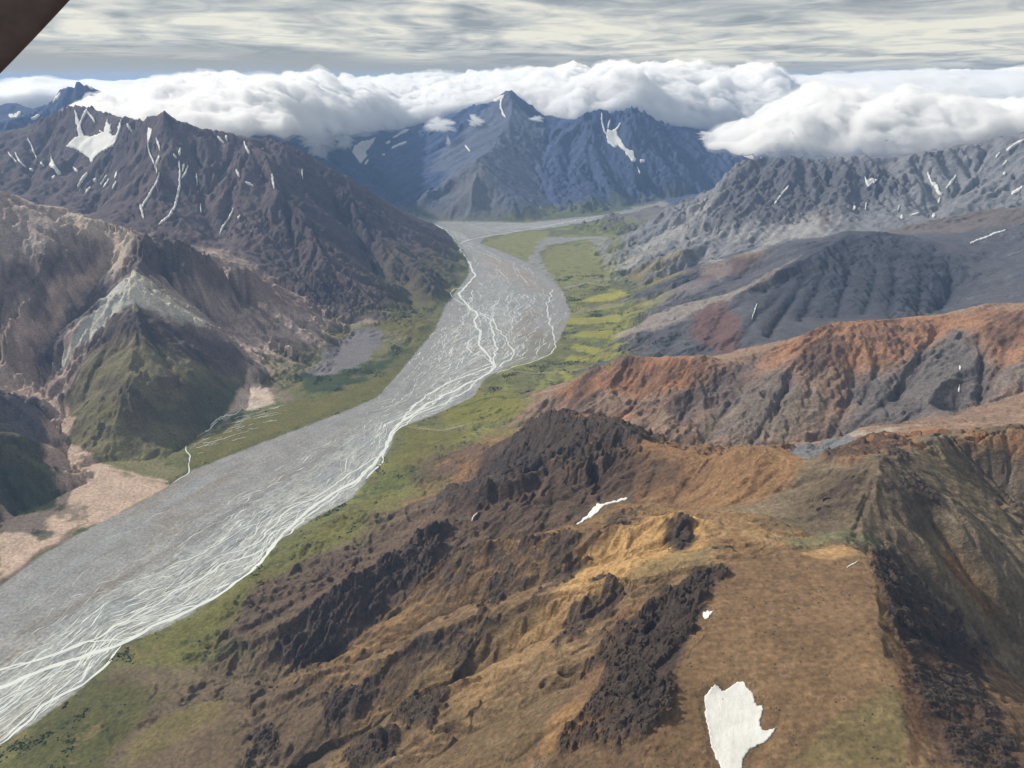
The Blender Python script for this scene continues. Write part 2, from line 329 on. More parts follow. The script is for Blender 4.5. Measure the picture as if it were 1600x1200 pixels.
VAL[rin] = 0; CNT_[rin] = 1
def solve():
    lv = [(VAL, CNT_)]
    while min(lv[-1][0].shape) > 12:
        v, c = lv[-1]; h, w = (v.shape[0] + 1) // 2 * 2, (v.shape[1] + 1) // 2 * 2
        vp = np.zeros((h, w)); cp = np.zeros((h, w)); vp[:v.shape[0], :v.shape[1]] = v; cp[:v.shape[0], :v.shape[1]] = c
        s = lambda a: a[0::2, 0::2] + a[1::2, 0::2] + a[0::2, 1::2] + a[1::2, 1::2]
        lv.append((s(vp), s(cp)))
    z = None
    for v, c in lv[::-1]:
        m = c > 0; t = np.where(m, v / np.maximum(c, 1), 0)
        if z is None: z = np.full(v.shape, 400.0)
        else:
            z = np.repeat(np.repeat(z, 2, 0), 2, 1)[:v.shape[0], :v.shape[1]]
        z[m] = t[m]
        for k in range(160 if v.size < 50000 else 70):
            p = np.pad(z, 1, mode='edge')
            z = 0.25 * (p[:-2, 1:-1] + p[2:, 1:-1] + p[1:-1, :-2] + p[1:-1, 2:])
            z[m] = t[m]
    return z
BASE = solve()
def blur(z, n):
    for k in range(n):
        p = np.pad(z, 1, mode='edge')
        z = 0.5 * z + 0.125 * (p[:-2, 1:-1] + p[2:, 1:-1] + p[1:-1, :-2] + p[1:-1, 2:])
    return z
BASE = blur(BASE, 3)
ROUND = blur(BASE, 34); SMOOTH = blur(ROUND, 10)
def bil(A, c, r):
    c = np.clip(c, 0, A.shape[1] - 1.001); r = np.clip(r, 0, A.shape[0] - 1.001)
    ic = c.astype(int); ir = r.astype(int); fc = c - ic; fr = r - ir
    return (A[ir, ic] * (1 - fc) + A[ir, ic + 1] * fc) * (1 - fr) + (A[ir + 1, ic] * (1 - fc) + A[ir + 1, ic + 1] * fc) * fr
# catchments: which mountain a place belongs to
own = OWN.copy(); own[rin] = NAMES.index('river plain')
front = own >= 0
for it in range(600):
    p = np.pad(own, 1, constant_values=-1); src = [p[:-2, 1:-1], p[2:, 1:-1], p[1:-1, :-2], p[1:-1, 2:]]
    new = own.copy()
    for s in src:
        m = (new < 0) & (s >= 0) & (s != NAMES.index('river plain'))
        if it < 140: m &= ~WALL
        new[m] = s[m]
    if (new == own).all() and it > 145: break
    own = new
own[own < 0] = 0
# ------------------------------------------------------------------ full terrain grid (polar rows that grow with distance)
QUAL = 1.0
NT = int(980 * QUAL)
knots = [(320, 0.2), (680, 0.35), (860, 1.55), (2200, 1.5), (4500, 1.3), (9000, 1.1), (15500, 0.9), (19000, 0.35), (42000, 0.2)]
uu = np.linspace(U0, U1, 4000); dens = np.interp(uu, [math.log(k[0]) for k in knots], [k[1] for k in knots])
cum = np.concatenate([[0], np.cumsum((dens[1:] + dens[:-1]) / 2)]); NR = int(1280 * QUAL)
U = np.interp(np.linspace(0, cum[-1], NR), cum, uu)
TH = np.linspace(TH0, TH1, NT)
R = np.exp(U)
X = (R[:, None] * np.sin(TH)[None]).ravel(); Y = (R[:, None] * np.cos(TH)[None]).ravel()
RR = np.repeat(R, NT)
SPC = RR * (TH[1] - TH[0])                        # grid spacing in metres

riv_d = None
def seg_dist(x, y, poly, closed=True):
    d = np.full(x.shape, 1e9)
    n = len(poly)
    for i in range(n if closed else n - 1):
        x1, y1 = poly[i]; x2, y2 = poly[(i + 1) % n]
        vx, vy = x2 - x1, y2 - y1; l2 = vx * vx + vy * vy + 1e-9
        t = np.clip(((x - x1) * vx + (y - y1) * vy) / l2, 0, 1)
        d = np.minimum(d, (x - x1 - t * vx) ** 2 + (y - y1 - t * vy) ** 2)
    return np.sqrt(d)

def grad(z):
    """slope in world x, y of a field on the full grid"""
    z = z.reshape(NR, NT)
    zu = np.gradient(z, U, axis=0) / R[:, None]; zt = np.gradient(z, TH, axis=1) / R[:, None]
    s, c = np.sin(TH)[None], np.cos(TH)[None]
    return (zu * s + zt * c).ravel(), (zu * c - zt * s).ravel()

wx = fbm(X, Y, 700, 4, 3) ; wy = fbm(X, Y, 700, 4, 9)
c0, r0 = uv_of(X, Y)
rd = seg_dist(X, Y, RIVER_POLY); rins = inside_poly(X, Y, RIVER_POLY)
RIV = np.where(rins, -rd, rd)                     # metres from the river bed's edge, negative inside
wamp = 55 * sstep(20, 400, RIV)
vx = fbm(X, Y, 110, 3, 13); vy = fbm(X, Y, 110, 3, 19); va = 16 * sstep(20, 200, RIV)
cw, rw = uv_of(X + wx * wamp + vx * va, Y + wy * wamp + vy * va)
Z0 = bil(BASE, cw, rw); ZS = bil(SMOOTH, cw, rw)
REG = own[np.clip(np.rint(rw).astype(int), 0, CNU - 1), np.clip(np.rint(cw).astype(int), 0, CNT - 1)]
rnd_w = np.zeros((CNU, CNT))
for n in ('left green spur', 'near brown plateau', 'near brown summit', 'orange smooth summit', 'rough orange knob'): rnd_w[own == NAMES.index(n)] = 1.0
rnd_w = bil(blur(rnd_w, 20), cw, rw)
Z0 = Z0 * (1 - rnd_w) + bil(ROUND, cw, rw) * rnd_w
Z0 = np.where(RIV < 0, 0, Z0)
gx, gy = grad(Z0); sl0 = np.hypot(gx, gy)
mtn = sstep(0.06, 0.28, sl0) * sstep(5, 120, RIV)
def reg(*n):
    m = np.zeros(len(X), bool)
    for k in n: m |= REG == NAMES.index(k)
    return m
# softness of each mountain: 0 rounded scree, 1 gullied rock
soft = np.ones(len(X), F)
Z = Z0.copy()
ERO = np.zeros(len(X), F)
ax, ay = gx.astype(F), gy.astype(F)
sm = np.hypot(ax, ay) + 1e-4
hx = np.zeros(len(X), F); hy = np.zeros(len(X), F)
octs = [(620, .085, 1.5), (330, .07, 1.8), (170, .05, 2.2), (90, .036, 2.6), (48, .026, 2.8), (25, .021, 2.6), (13, .018, 2.2), (7, .016, 1.8)]
rough = np.ones((CNU, CNT))
for n, r_ in (('gray craggy mountain', 1.5), ('left dark mountain', 1.25), ('far middle mountain', 1.5), ('far right mountain', 1.5), ('far left summit', 1.5), ('low gray knoll', 1.5), ('rust coloured ridge', .38), ('dark slate hill', .5), ('orange smooth summit', .6), ('dark crag ridge', .8), ('near brown summit', .8), ('rocky near spur', .8), ('golden knob', .8), ('left pale ridge', .9), ('far pyramid mountain', .6), ('left green spur', .7)): rough[own == NAMES.index(n)] = r_
rough = bil(blur(rough, 12), cw, rw)
gsx, gsy = grad(ZS)
ax = (.45 * gx + .55 * gsx).astype(F); ay = (.45 * gy + .55 * gsy).astype(F)
for k, (lam, am, el) in enumerate(octs):
    use = (SPC * 3.0 < lam)
    if k < 1: use &= RR > 2300
    if k < 2: use &= RR > 1300
    ii = np.nonzero(use & (mtn > 0.01))[0]
    if not len(ii): continue
    sx = ax[ii] + hx[ii]; sy = ay[ii] + hy[ii]; s = np.hypot(sx, sy) + 1e-4
    cap = el * np.minimum(1.15, 0.35 + s * 2.2) / s
    cell = lam * el
    v, ex, ey = ero((X[ii] / cell).astype(np.float64), (Y[ii] / cell).astype(np.float64), (-sy * cap), (sx * cap), 31 + k * 7)
    fade = sstep(3.0, 6.0, lam / SPC[ii])
    v = np.sign(v) * np.abs(v) ** .85
    a = am * rough[ii] * (1 - .45 * rnd_w[ii]) * lam * np.minimum(1.0, s * 2.2) * mtn[ii] * fade
    hx[ii] += (ex / el * am * 2.0).astype(F); hy[ii] += (ey / el * am * 2.0).astype(F)
    Z[ii] += a * (v - 0.2)
    ERO[ii] += (v * fade / (1 + 0.35 * k)).astype(F)
# ruggedness
rug = fbm(X, Y, 260, 6, 77, 0.55, True)
Z += mtn * np.clip(rough * 1.4 - .4, .1, 1.2) * rug * (3 + 10 * sstep(3000, 9000, RR))
gs_ = (REG == NAMES.index('left green spur')); gsw = bil(blur((own == NAMES.index('left green spur')).astype(float), 10), cw, rw)
Z += gsw * mtn * fbm(X, Y, 330, 4, 88) * 60
Z = np.where(RIV < 0, 0, Z) + np.where((RIV >= 0) & (RIV < 1500), 0, 0)
Z = np.where(RIV >= 0, np.maximum(Z, np.minimum(3.0, RIV * 0.08)), Z)
# ------------------------------------------------------------------ crags: bands of bare rock ribs standing out of the scree
ZG = Z.reshape(NR, NT); RG = REG.reshape(NR, NT)
def cast(px, py, regs=None):
    """place on the ground seen through a photo pixel (optionally the nearest match on named mountains)"""
    dx, dy, dz = ray(px, py); th = math.atan2(dx, dy); sl = dz / math.hypot(dx, dy)
    c = min(max((th - TH0) / (TH[1] - TH0), 0), NT - 1.001); ic = int(c); fc = c - ic
    prof = ZG[:, ic] * (1 - fc) + ZG[:, ic + 1] * fc
    los = CAM_H + sl * R
    if regs is not None:
        k = np.nonzero(prof >= los)[0]
        if len(k) and RG[k[0], ic] in [NAMES.index(n) for n in regs] and k[0] > 0: regs = None
    if regs is None:
        k = np.nonzero(prof >= los)[0]; k = k[0] if len(k) else NR - 1
        if k > 0:
            a = los[k - 1] - prof[k - 1]; b = prof[k] - los[k]; f = a / (a + b + 1e-9); r = R[k - 1] + (R[k] - R[k - 1]) * min(max(f, 0), 1)
        else: r = R[0]
    else:
        ok = np.isin(RG[:, ic], [NAMES.index(n) for n in regs])
        e = np.where(ok, np.abs(prof - los) / R, 9); k = int(np.argmin(e)); r = R[k]
    return (r * math.sin(th), r * math.cos(th))
def ground(x, y):
    """height of the built ground mesh (bilinear)"""
    x = np.asarray(x, float); y = np.asarray(y, float)
    c = (np.arctan2(x, y) - TH0) / (TH[1] - TH0); u = 0.5 * np.log(x * x + y * y)
    r = np.interp(u, U, np.arange(NR))
    return bil(ZG, c, r)
gxs, gys = grad(ZS)
m2 = fbm(X, Y, 120, 4, 611); m3 = fbm(X, Y, 40, 3, 613)
CRAG = np.zeros(len(X), F); DZ = np.zeros(len(X), F); CRAGS = []
def crag(poly, amp, lam, stretch=2.6, fill=.0, feather=1.0):
    P = [cast(p[0], p[1]) for p in poly]
    d = np.median([math.hypot(*p) for p in P]); px = d / 1208.0
    P = [p for p in P if .5 * d < math.hypot(*p) < 2 * d]
    xs = [p[0] for p in P]; ys = [p[1] for p in P]; m = 25 * px
    ii = np.nonzero((X > min(xs) - m) & (X < max(xs) + m) & (Y > min(ys) - m) & (Y < max(ys) + m))[0]
    if not len(ii): return
    x, y = X[ii], Y[ii]
    sd = seg_dist(x + (m2[ii] + .5 * m3[ii]) * 42 * px, y + (m3[ii] * .6 - m2[ii]) * 42 * px, P); ins = inside_poly(x + (m2[ii] + .5 * m3[ii]) * 42 * px, y + (m3[ii] * .6 - m2[ii]) * 42 * px, P)
    w = sstep(-6 * px * feather, 9 * px * feather, np.where(ins, sd, -sd))
    ux, uy = gxs[ii][ins].mean() if ins.any() else 1, gys[ii][ins].mean() if ins.any() else 0
    n = math.hypot(ux, uy) + 1e-6; ux, uy = ux / n, uy / n
    a = (x * ux + y * uy) / stretch; b = -x * uy + y * ux
    q = fbm(a, b, lam, 6, 700 + len(CRAGS), .62, True); q2 = fbm(a * 1.3, b, lam * 2.2, 3, 800 + len(CRAGS))
    q = q + 1.05 * q2 + fill * .8 - .10
    k = w * sstep(-.02, .22, q)
    br, edge = voro(a / (lam * .42) + m3[ii] * .8, b / (lam * .30) + m2[ii], 900 + len(CRAGS)); br2, ed2 = voro(a / (lam * .17), b / (lam * .14), 950 + len(CRAGS))
    blocks = k * amp * ((br - .3) * .45 + (br2 - .4) * .18 - .35 * sstep(.18, .0, edge))
    DZ[ii] += (blocks * (SPC[ii] * 2.2 < lam * .3)).astype(F)
    h = amp * .75 * k * (.15 + np.maximum(q, 0) ** .8 * 1.5)
    good = SPC[ii] * 1.2 < lam
    DZ[ii] += (h * good).astype(F); CRAG[ii] = np.maximum(CRAG[ii], w * sstep(.05, .32, q))
    CRAGS.append((P, ii[(k > .8) & ins], px))
# near spurs
crag([(700,805),(690,850),(650,905),(560,975),(470,1045),(430,1030),(480,955),(560,905),(640,850)], 26, 46, fill=.12)
crag([(800,690),(860,640),(900,650),(960,662),(1030,690),(1000,695),(920,708),(850,722),(780,735),(730,745)], 22, 40, fill=.1)
crag([(690,770),(760,742),(850,725),(880,712),(840,745),(750,766),(690,790)], 14, 34)
crag([(1120,885),(1112,925),(1096,955),(1075,1005),(1042,1062),(1030,1128),(1000,1150),(930,1170),(880,1180),(870,1150),(920,1100),(930,1050),(900,1030),(940,990),(1000,960),(1040,925)], 20, 26, 2.2, fill=.08)
crag([(1044,815),(1080,812),(1092,835),(1070,862),(1046,858)], 12, 20, 1.6, fill=.35)
crag([(815,860),(850,840),(905,838),(915,850),(890,890),(860,910),(840,900),(850,870)], 14, 26, fill=.05)
crag([(760,900),(800,880),(830,890),(810,920),(780,950),(750,965),(735,950)], 14, 26, fill=.1)
crag([(860,900),(905,865),(912,880),(880,915),(850,945),(838,935)], 10, 20, fill=.15)
crag([(935,905),(960,900),(965,910),(945,925),(925,925)], 8, 14, fill=.3)
crag([(880,960),(930,930),(960,905),(990,915),(960,960),(900,1000),(860,1010)], 12, 24)
crag([(615,1100),(670,1070),(700,1085),(695,1130),(665,1145),(640,1135),(612,1125)], 14, 24, fill=.12)
crag([(560,1150),(640,1140),(620,1180),(570,1210),(520,1210)], 12, 24, fill=.05)
crag([(500,1080),(560,1060),(600,1060),(580,1100),(530,1130),(500,1150)], 12, 24, fill=.05)
crag([(720,1010),(790,960),(800,970),(760,1010),(710,1050),(680,1060)], 10, 22)
crag([(400,1140),(440,1130),(440,1170),(410,1200),(380,1200)], 12, 24, fill=.05)
crag([(700,860),(760,850),(850,850),(830,880),(760,890),(700,920),(660,940)], 8, 22, fill=-.1)
crag([(640,1000),(700,985),(760,960),(720,1000),(640,1040),(580,1050)], 6, 16, fill=-.05)
crag([(960,800),(1000,790),(1010,800),(990,820),(950,830)], 6, 12, fill=-.05)
crag([(640,730),(690,700),(760,690),(760,710),(690,750),(650,760)], 14, 36, fill=-.05)
crag([(1372,862),(1400,872),(1440,915),(1490,960),(1510,1000),(1470,1010),(1420,990),(1402,1000),(1388,935)], 16, 16, 2.0, fill=.3, feather=.6)
crag([(1510,990),(1545,1000),(1560,1040),(1530,1040),(1510,1015)], 12, 16, 2.0, fill=.2)
crag([(1412,1010),(1500,1030),(1570,1110),(1600,1200),(1500,1200),(1450,1130),(1425,1070)], 8, 22, 3, fill=-.1)
crag([(1265,805),(1300,780),(1345,735),(1352,742),(1320,790),(1280,815)], 6, 18, 2, fill=.0)
crag([(1380,716),(1400,720),(1450,760),(1475,800),(1440,780),(1400,750)], 9, 26, 3, fill=.1)
crag([(1290,712),(1330,690),(1390,680),(1440,690),(1400,705),(1340,724)], 12, 24, 1.6, fill=.1)
# middle distance
crag([(880,610),(930,580),(990,560),(1000,580),(960,610),(900,640),(880,640)], 10, 40, fill=-.12)
crag([(1010,575),(1100,560),(1150,570),(1110,610),(1060,640),(1000,650),(980,620)], 11, 40, fill=-.14)
crag([(1240,530),(1310,510),(1330,550),(1300,590),(1250,580)], 10, 40, fill=-.05)
crag([(1350,505),(1440,500),(1460,530),(1400,560),(1350,550)], 8, 40, fill=-.15); crag([(1520,490),(1600,485),(1600,540),(1560,560),(1530,530)], 11, 46, fill=-.05)
crag([(1060,600),(1150,570),(1160,600),(1110,640),(1040,680)], 8, 40, fill=-.15)
crag([(1110,300),(1190,252),(1290,252),(1300,300),(1270,340),(1180,350),(1120,360),(1080,350)], 42, 150, 3.4, fill=.12, feather=2)
crag([(1300,252),(1400,262),(1420,300),(1350,330),(1300,330)], 30, 150, 3, fill=-.1)
crag([(1300,385),(1420,375),(1500,410),(1480,470),(1350,480),(1280,450)], 18, 110, 3, fill=-.1, feather=2)
crag([(890,358),(960,338),(1040,330),(1020,350),(950,360)], 30, 140, 1.5, fill=.1)
crag([(470,430),(540,445),(570,500),(520,500),(480,470)], 40, 110, 2, fill=.2)
crag([(420,240),(520,265),(600,330),(560,340),(480,300)], 30, 150, 3, fill=0); crag([(600,400),(690,430),(700,460),(620,460)], 30, 120, 3, fill=-.1)
crag([(60,180),(140,175),(250,180),(300,210),(200,230),(60,230)], 40, 200, 3, fill=0)
crag([(60,410),(140,380),(200,370),(170,410),(60,460)], 24, 90, 3, fill=-.05); crag([(230,375),(330,410),(440,470),(400,480),(300,430)], 10, 80, 3, fill=-.05)
crag([(720,170),(800,140),(860,200),(850,240),(760,230)], 60, 260, 3, fill=0, feather=2); crag([(900,190),(990,172),(1100,205),(1050,250),(930,230)], 60, 240, 3, fill=0, feather=2)
crag([(200,600),(300,580),(370,600),(330,650),(220,680),(150,660)], 14, 70, 2, fill=-.1, feather=2)
# scattered small ribs over all the near slopes
def streak0(lam, seed):
    s = np.hypot(gxs, gys) + 1e-3
    out = np.zeros(len(X), F); ii = np.nonzero((SPC * 2.0 < lam) & (s > 0.04))[0]
    v, _, _ = ero(X[ii] / lam, Y[ii] / lam, (-gys[ii] / s[ii] * 1.2).astype(F), (gxs[ii] / s[ii] * 1.2).astype(F), seed)
    out[ii] = v; return out
sa, sb = streak0(44, 401), streak0(17, 409)
plate = (REG == NAMES.index('near brown plateau')) & (np.hypot(gxs, gys) < .42)
q = .95 * fbm(X, Y, 190, 5, 421, .55) + .20 * sa + .20 * sb - .44
k = sstep(.12, .30, q) * sstep(.18, .4, np.hypot(gxs, gys)) * sstep(5200, 2600, RR) * sstep(60, 200, Z) * ~plate
DZ += (k * (2.0 + 9 * np.maximum(q - .1, 0))).astype(F); CRAG = np.maximum(CRAG, k * .6)
Z = Z + DZ * sstep(0, 60, RIV) + (RR < 2600) * sstep(5, 60, RIV) * (fbm(X, Y, 11, 2, 431) * .8 + fbm(X, Y, 5, 2, 433) * .35)
# surveyed gullies and ribs on the scree slopes
crn = random.Random(21)
def carve(pts, depth, width, regs=None):
    if depth > 0 and regs: depth *= crn.uniform(.45, 1.25); width *= crn.uniform(.6, 1.35); pts = [(a + crn.uniform(-7, 7), b + crn.uniform(-4, 4)) for a, b in pts]
    P = np.array([cast(p[0], p[1], regs) for p in pts]); d = np.median(np.hypot(P[:, 0], P[:, 1])); P = P[np.abs(np.hypot(P[:, 0], P[:, 1]) - d) < .3 * d]
    if len(P) < 2: return
    for _ in range(2): P = np.concatenate([P[:1], np.stack([P[:-1] * .75 + P[1:] * .25, P[:-1] * .25 + P[1:] * .75], 1).reshape(-1, 2), P[-1:]])
    m = width * 3; lo, hi = P.min(0) - m, P.max(0) + m
    ii = np.nonzero((X > lo[0]) & (X < hi[0]) & (Y > lo[1]) & (Y < hi[1]))[0]
    if not len(ii): return
    dd = seg_dist(X[ii] + m3[ii] * width * .5, Y[ii] + m2[ii] * width * .7, [tuple(p) for p in P], False)
    e = np.hypot(X[ii] - P[0, 0], Y[ii] - P[0, 1]); L0 = np.hypot(*(P[-1] - P[0])) + 1
    f = sstep(0, .5, e / L0)
    w = np.exp(-dd / width) * f
    Z[ii] -= depth * w; GUL[ii] = np.maximum(GUL[ii], w * np.sign(depth))
GUL = np.zeros(len(X))
SH, RU = ['dark slate hill'], ['rust coloured ridge']
for p in ([(1395,392),(1402,440),(1385,490)], [(1430,390),(1442,440),(1430,485)], [(1362,382),(1366,430),(1355,490)], [(1330,395),(1322,450),(1312,490)], [(1300,400),(1283,445),(1245,500)], [(1262,415),(1235,460),(1200,520)],
          [(1235,430),(1200,470),(1178,500),(1150,540)], [(1480,400),(1492,440),(1465,480)], [(1150,460),(1120,500),(1100,550)], [(1090,490),(1060,520),(1040,550)], [(1180,405),(1120,440),(1040,470)], [(1120,412),(1070,440),(1010,465)], [(1040,500),(1010,530),(980,550)]): carve(p, 38, 42, SH)
for p in ([(1300,512),(1328,560),(1334,600),(1310,660)], [(1478,500),(1440,560),(1400,610),(1350,650),(1290,692)], [(1405,560),(1404,620)], [(1497,530),(1500,580),(1498,640)], [(1525,500),(1545,560),(1538,620)], [(1250,540),(1232,610),(1180,690)],
          [(1285,555),(1292,620),(1275,675)], [(1175,590),(1135,645),(1095,690)], [(1100,575),(1070,640),(1040,690)], [(1020,565),(975,640),(940,670)], [(1360,510),(1372,560),(1350,620)], [(1430,500),(1420,540),(1380,580)], [(1575,500),(1570,560),(1545,610)], [(930,590),(890,640)]): carve(p, 30, 28, RU)
for p in ([(1100,715),(1075,750),(1050,783)], [(1190,696),(1150,735),(1110,765),(1070,787)], [(1235,722),(1190,755),(1120,792)], [(1155,698),(1110,740),(1080,765)], [(935,715),(940,750),(936,786)], [(965,708),(955,745),(945,780)], [(995,712),(990,745),(975,775)], [(870,745),(862,790),(850,820)],
          [(810,765),(790,810),(770,840)], [(1030,715),(1020,745),(1005,775)]): carve(p, 12, 13)
for p in ([(900,850),(800,900),(700,935)], [(860,1000),(760,1060),(650,1120)], [(980,1000),(900,1060),(820,1100)], [(1000,870),(900,930),(800,985),(700,1040)], [(640,850),(540,900),(440,950)], [(560,860),(480,900),(400,950)], [(740,850),(680,900),(600,960)], [(960,1090),(880,1120),(800,1190)], [(700,1100),(620,1160),(560,1200)], [(520,1060),(440,1110),(380,1160)]): carve(p, 9, 9)
# the long near spurs: deepen the ravines, sharpen the crests
for p in ([(960,866),(880,896),(800,920),(700,952),(600,1008),(500,1042)], [(960,935),(900,964),(820,1002),(740,1037),(650,1087),(560,1142),(450,1200)], [(860,1090),(780,1112),(700,1162),(600,1220)], [(900,816),(820,838),(700,874),(625,952),(520,1022)]): carve(p, 22, 34)
for p in ([(1040,802),(960,826),(900,836),(830,845),(750,858),(705,868),(642,932),(560,1000)], [(1060,892),(960,906),(880,926),(800,946),(700,976),(600,1036),(500,1056),(400,1092)], [(1040,935),(980,962),(900,986),(820,1030),(740,1060),(660,1110),(560,1180)], [(985,692),(900,714),(840,745),(750,767),(692,828),(600,888),(520,930),(440,985)], [(1100,706),(1060,706),(1000,690),(960,662),(872,640)], [(190,442),(240,466),(300,500),(335,512),(362,542)], [(190,442),(150,478),(112,520),(84,548)]): carve(p, -15, 15)
for p in ([(1400,735),(1470,830),(1530,920),(1590,990)], [(1360,800),(1420,870),(1490,940),(1560,1010)], [(1440,720),(1520,800),(1600,880)], [(1500,690),(1560,750),(1600,780)], [(1390,760),(1440,830),(1500,900),(1570,980)], [(1470,680),(1540,770),(1600,830)]): carve(p, 16, 15)
for p in ([(1430,740),(1490,830),(1560,910)], [(1370,770),(1420,840),(1480,905)]): carve(p, -12, 14)
for p in ([(70,200),(60,260),(30,300)], [(180,200),(160,270),(130,340)], [(300,200),(300,280),(320,350)], [(240,210),(215,280),(200,340)], [(360,220),(360,290),(350,350)], [(420,240),(450,310),(470,400)], [(470,245),(530,330),(590,420)], [(500,262),(580,340),(650,420)], [(560,300),(630,370),(690,430)], [(480,300),(500,380),(540,450)]): carve(p, 60, 60, ['left dark mountain'])
for p in ([(40,340),(20,420),(0,470)], [(120,345),(80,420),(40,500)], [(160,350),(120,420),(70,500)], [(240,380),(300,450),(350,510)], [(320,400),(380,450),(430,510)], [(210,470),(240,530),(280,600)], [(240,480),(300,540),(350,600)], [(180,490),(160,560),(130,620)]): carve(p, 28, 30)
Z = np.where(RIV < 0, 0, Z)
ZG = Z.reshape(NR, NT)
# hollows filled with lasting snow are smooth
for poly in ([(112,172),(150,168),(190,186),(184,222),(160,240),(143,258),(118,236),(100,230),(115,210)], [(550,231),(565,219),(590,214),(582,230),(566,256),(556,250)], [(946,200),(964,198),(978,228),(1010,248),(1000,262),(975,246),(946,226)], [(1095,1085),(1160,1055),(1195,1100),(1220,1135),(1165,1205),(1120,1210)], [(898,822),(930,782),(985,772),(985,785),(945,795),(910,825)]):
    P = [cast(p[0], p[1], ['left dark mountain'] if poly[0] == (112,172) else None) for p in poly]; d = np.median([math.hypot(*p) for p in P]); P = [p for p in P if .85 * d < math.hypot(*p) < 1.15 * d]; m = d * .03
    if len(P) < 3: continue
    xs = [p[0] for p in P]; ys = [p[1] for p in P]
    ii = np.nonzero((X > min(xs) - m) & (X < max(xs) + m) & (Y > min(ys) - m) & (Y < max(ys) + m))[0]
    sd = seg_dist(X[ii], Y[ii], P); ins = inside_poly(X[ii], Y[ii], P); w = sstep(-m * .6, m * .3, np.where(ins, sd, -sd)) * .85
    Z[ii] = Z[ii] * (1 - w) + (Z0[ii] - 6) * w; CRAG[ii] *= (1 - w)
ZG = Z.reshape(NR, NT)
def lin(c):
    c = np.array(c, float) / 255.0
    return np.where(c <= 0.04045, c / 12.92, ((c + 0.055) / 1.055) ** 2.4)
def alb(*c): return (lin(c) / 1.22).astype(F)

gx, gy = grad(Z); SL = np.hypot(gx, gy)
n1 = fbm(X, Y, 900, 5, 101); n2 = fbm(X, Y, 160, 5, 131); n3 = fbm(X, Y, 45, 4, 151); n4 = fbm(X, Y, 2600, 3, 171)
# fall-line streaks, for scree chutes and bedding colour
def streak(lam, seed, stretch=1.0):
    s = np.hypot(gxs, gys) + 1e-3
    out = np.zeros(len(X), F); ii = np.nonzero((SPC * 2.0 < lam) & (s > 0.04))[0]
    v, _, _ = ero(X[ii] / lam, Y[ii] / lam, (-gys[ii] / s[ii] * 1.3).astype(F), (gxs[ii] / s[ii] * 1.3).astype(F), seed)
    out[ii] = v * sstep(2.0, 4.0, lam / SPC[ii]); return out
st1 = streak(150, 301); st2 = streak(60, 331); st3 = streak(22, 361)
ST = (st1 * .4 + st2 * .4 + st3 * .45)
C = np.zeros((len(X), 3), F)
base_col = {
 'left green hill': (100,98,74), 'left banded spur': (116,110,110), 'left pale ridge': (184,164,154), 'left green spur': (112,104,84),
 'left dark mountain': (98,86,86), 'far left summit': (62,76,112), 'far middle mountain': (66,80,116), 'far pyramid mountain': (96,102,120), 'far right mountain': (74,86,116),  # far mountains: blue of the distant haze tinted into their colour
 'low gray knoll': (120,116,116), 'gray craggy mountain': (132,132,136), 'brown layered hill': (112,104,100), 'dark slate hill': (92,92,98),
 'rust coloured ridge': (150,126,108), 'orange smooth summit': (146,114,84), 'near brown summit': (130,116,96), 'rough orange knob': (152,112,84),
 'dark crag ridge': (120,102,84), 'golden knob': (148,120,86), 'rocky near spur': (142,118,88), 'near brown plateau': (128,104,78), 'river plain': (112,112,74)}
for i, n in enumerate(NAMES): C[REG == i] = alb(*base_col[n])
C = C.reshape(NR, NT, 3)
for k in range(6):       # soften the joins between neighbouring rock types
    C = (C + np.roll(C, 1, 0) + np.roll(C, -1, 0) + np.roll(C, 1, 1) + np.roll(C, -1, 1)) / 5
C = C.reshape(-1, 3)
def mixc(w, col): 
    global C
    w = np.clip(w, 0, 1)[:, None].astype(F); C = C * (1 - w) + np.asarray(col, F) * w
NOI = {}
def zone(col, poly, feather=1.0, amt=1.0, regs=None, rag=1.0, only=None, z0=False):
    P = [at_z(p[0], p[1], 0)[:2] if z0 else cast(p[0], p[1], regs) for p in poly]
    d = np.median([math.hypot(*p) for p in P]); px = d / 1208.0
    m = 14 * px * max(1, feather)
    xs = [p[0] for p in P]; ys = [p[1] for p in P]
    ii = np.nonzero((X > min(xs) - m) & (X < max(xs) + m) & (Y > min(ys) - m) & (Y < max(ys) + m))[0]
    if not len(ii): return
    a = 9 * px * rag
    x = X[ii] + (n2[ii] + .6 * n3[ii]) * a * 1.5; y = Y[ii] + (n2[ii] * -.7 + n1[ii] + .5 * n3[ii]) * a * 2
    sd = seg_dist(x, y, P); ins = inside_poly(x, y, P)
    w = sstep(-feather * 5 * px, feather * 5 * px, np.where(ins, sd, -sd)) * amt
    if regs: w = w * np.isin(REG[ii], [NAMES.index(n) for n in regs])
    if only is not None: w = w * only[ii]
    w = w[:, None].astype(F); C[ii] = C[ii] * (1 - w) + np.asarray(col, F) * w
def line(col, pts, width=2.0, amt=1.0, regs=None, z0=False, wob=1.0):
    P = [at_z(p[0], p[1], 0)[:2] if z0 else cast(p[0], p[1], regs) for p in pts]
    d = np.median([math.hypot(*p) for p in P]); px = d / 1208.0
    xs = [p[0] for p in P]; ys = [p[1] for p in P]; m = width * px * 2 + 30
    ii = np.nonzero((X > min(xs) - m) & (X < max(xs) + m) & (Y > min(ys) - m) & (Y < max(ys) + m))[0]
    if not len(ii): return
    x = X[ii] + n3[ii] * 6 * px * wob; y = Y[ii] + n2[ii] * 8 * px * wob
    w = sstep(width * px * .8, width * px * .25, seg_dist(x, y, P, False)) * amt
    w = w[:, None].astype(F); C[ii] = C[ii] * (1 - w) + np.asarray(col, F) * w

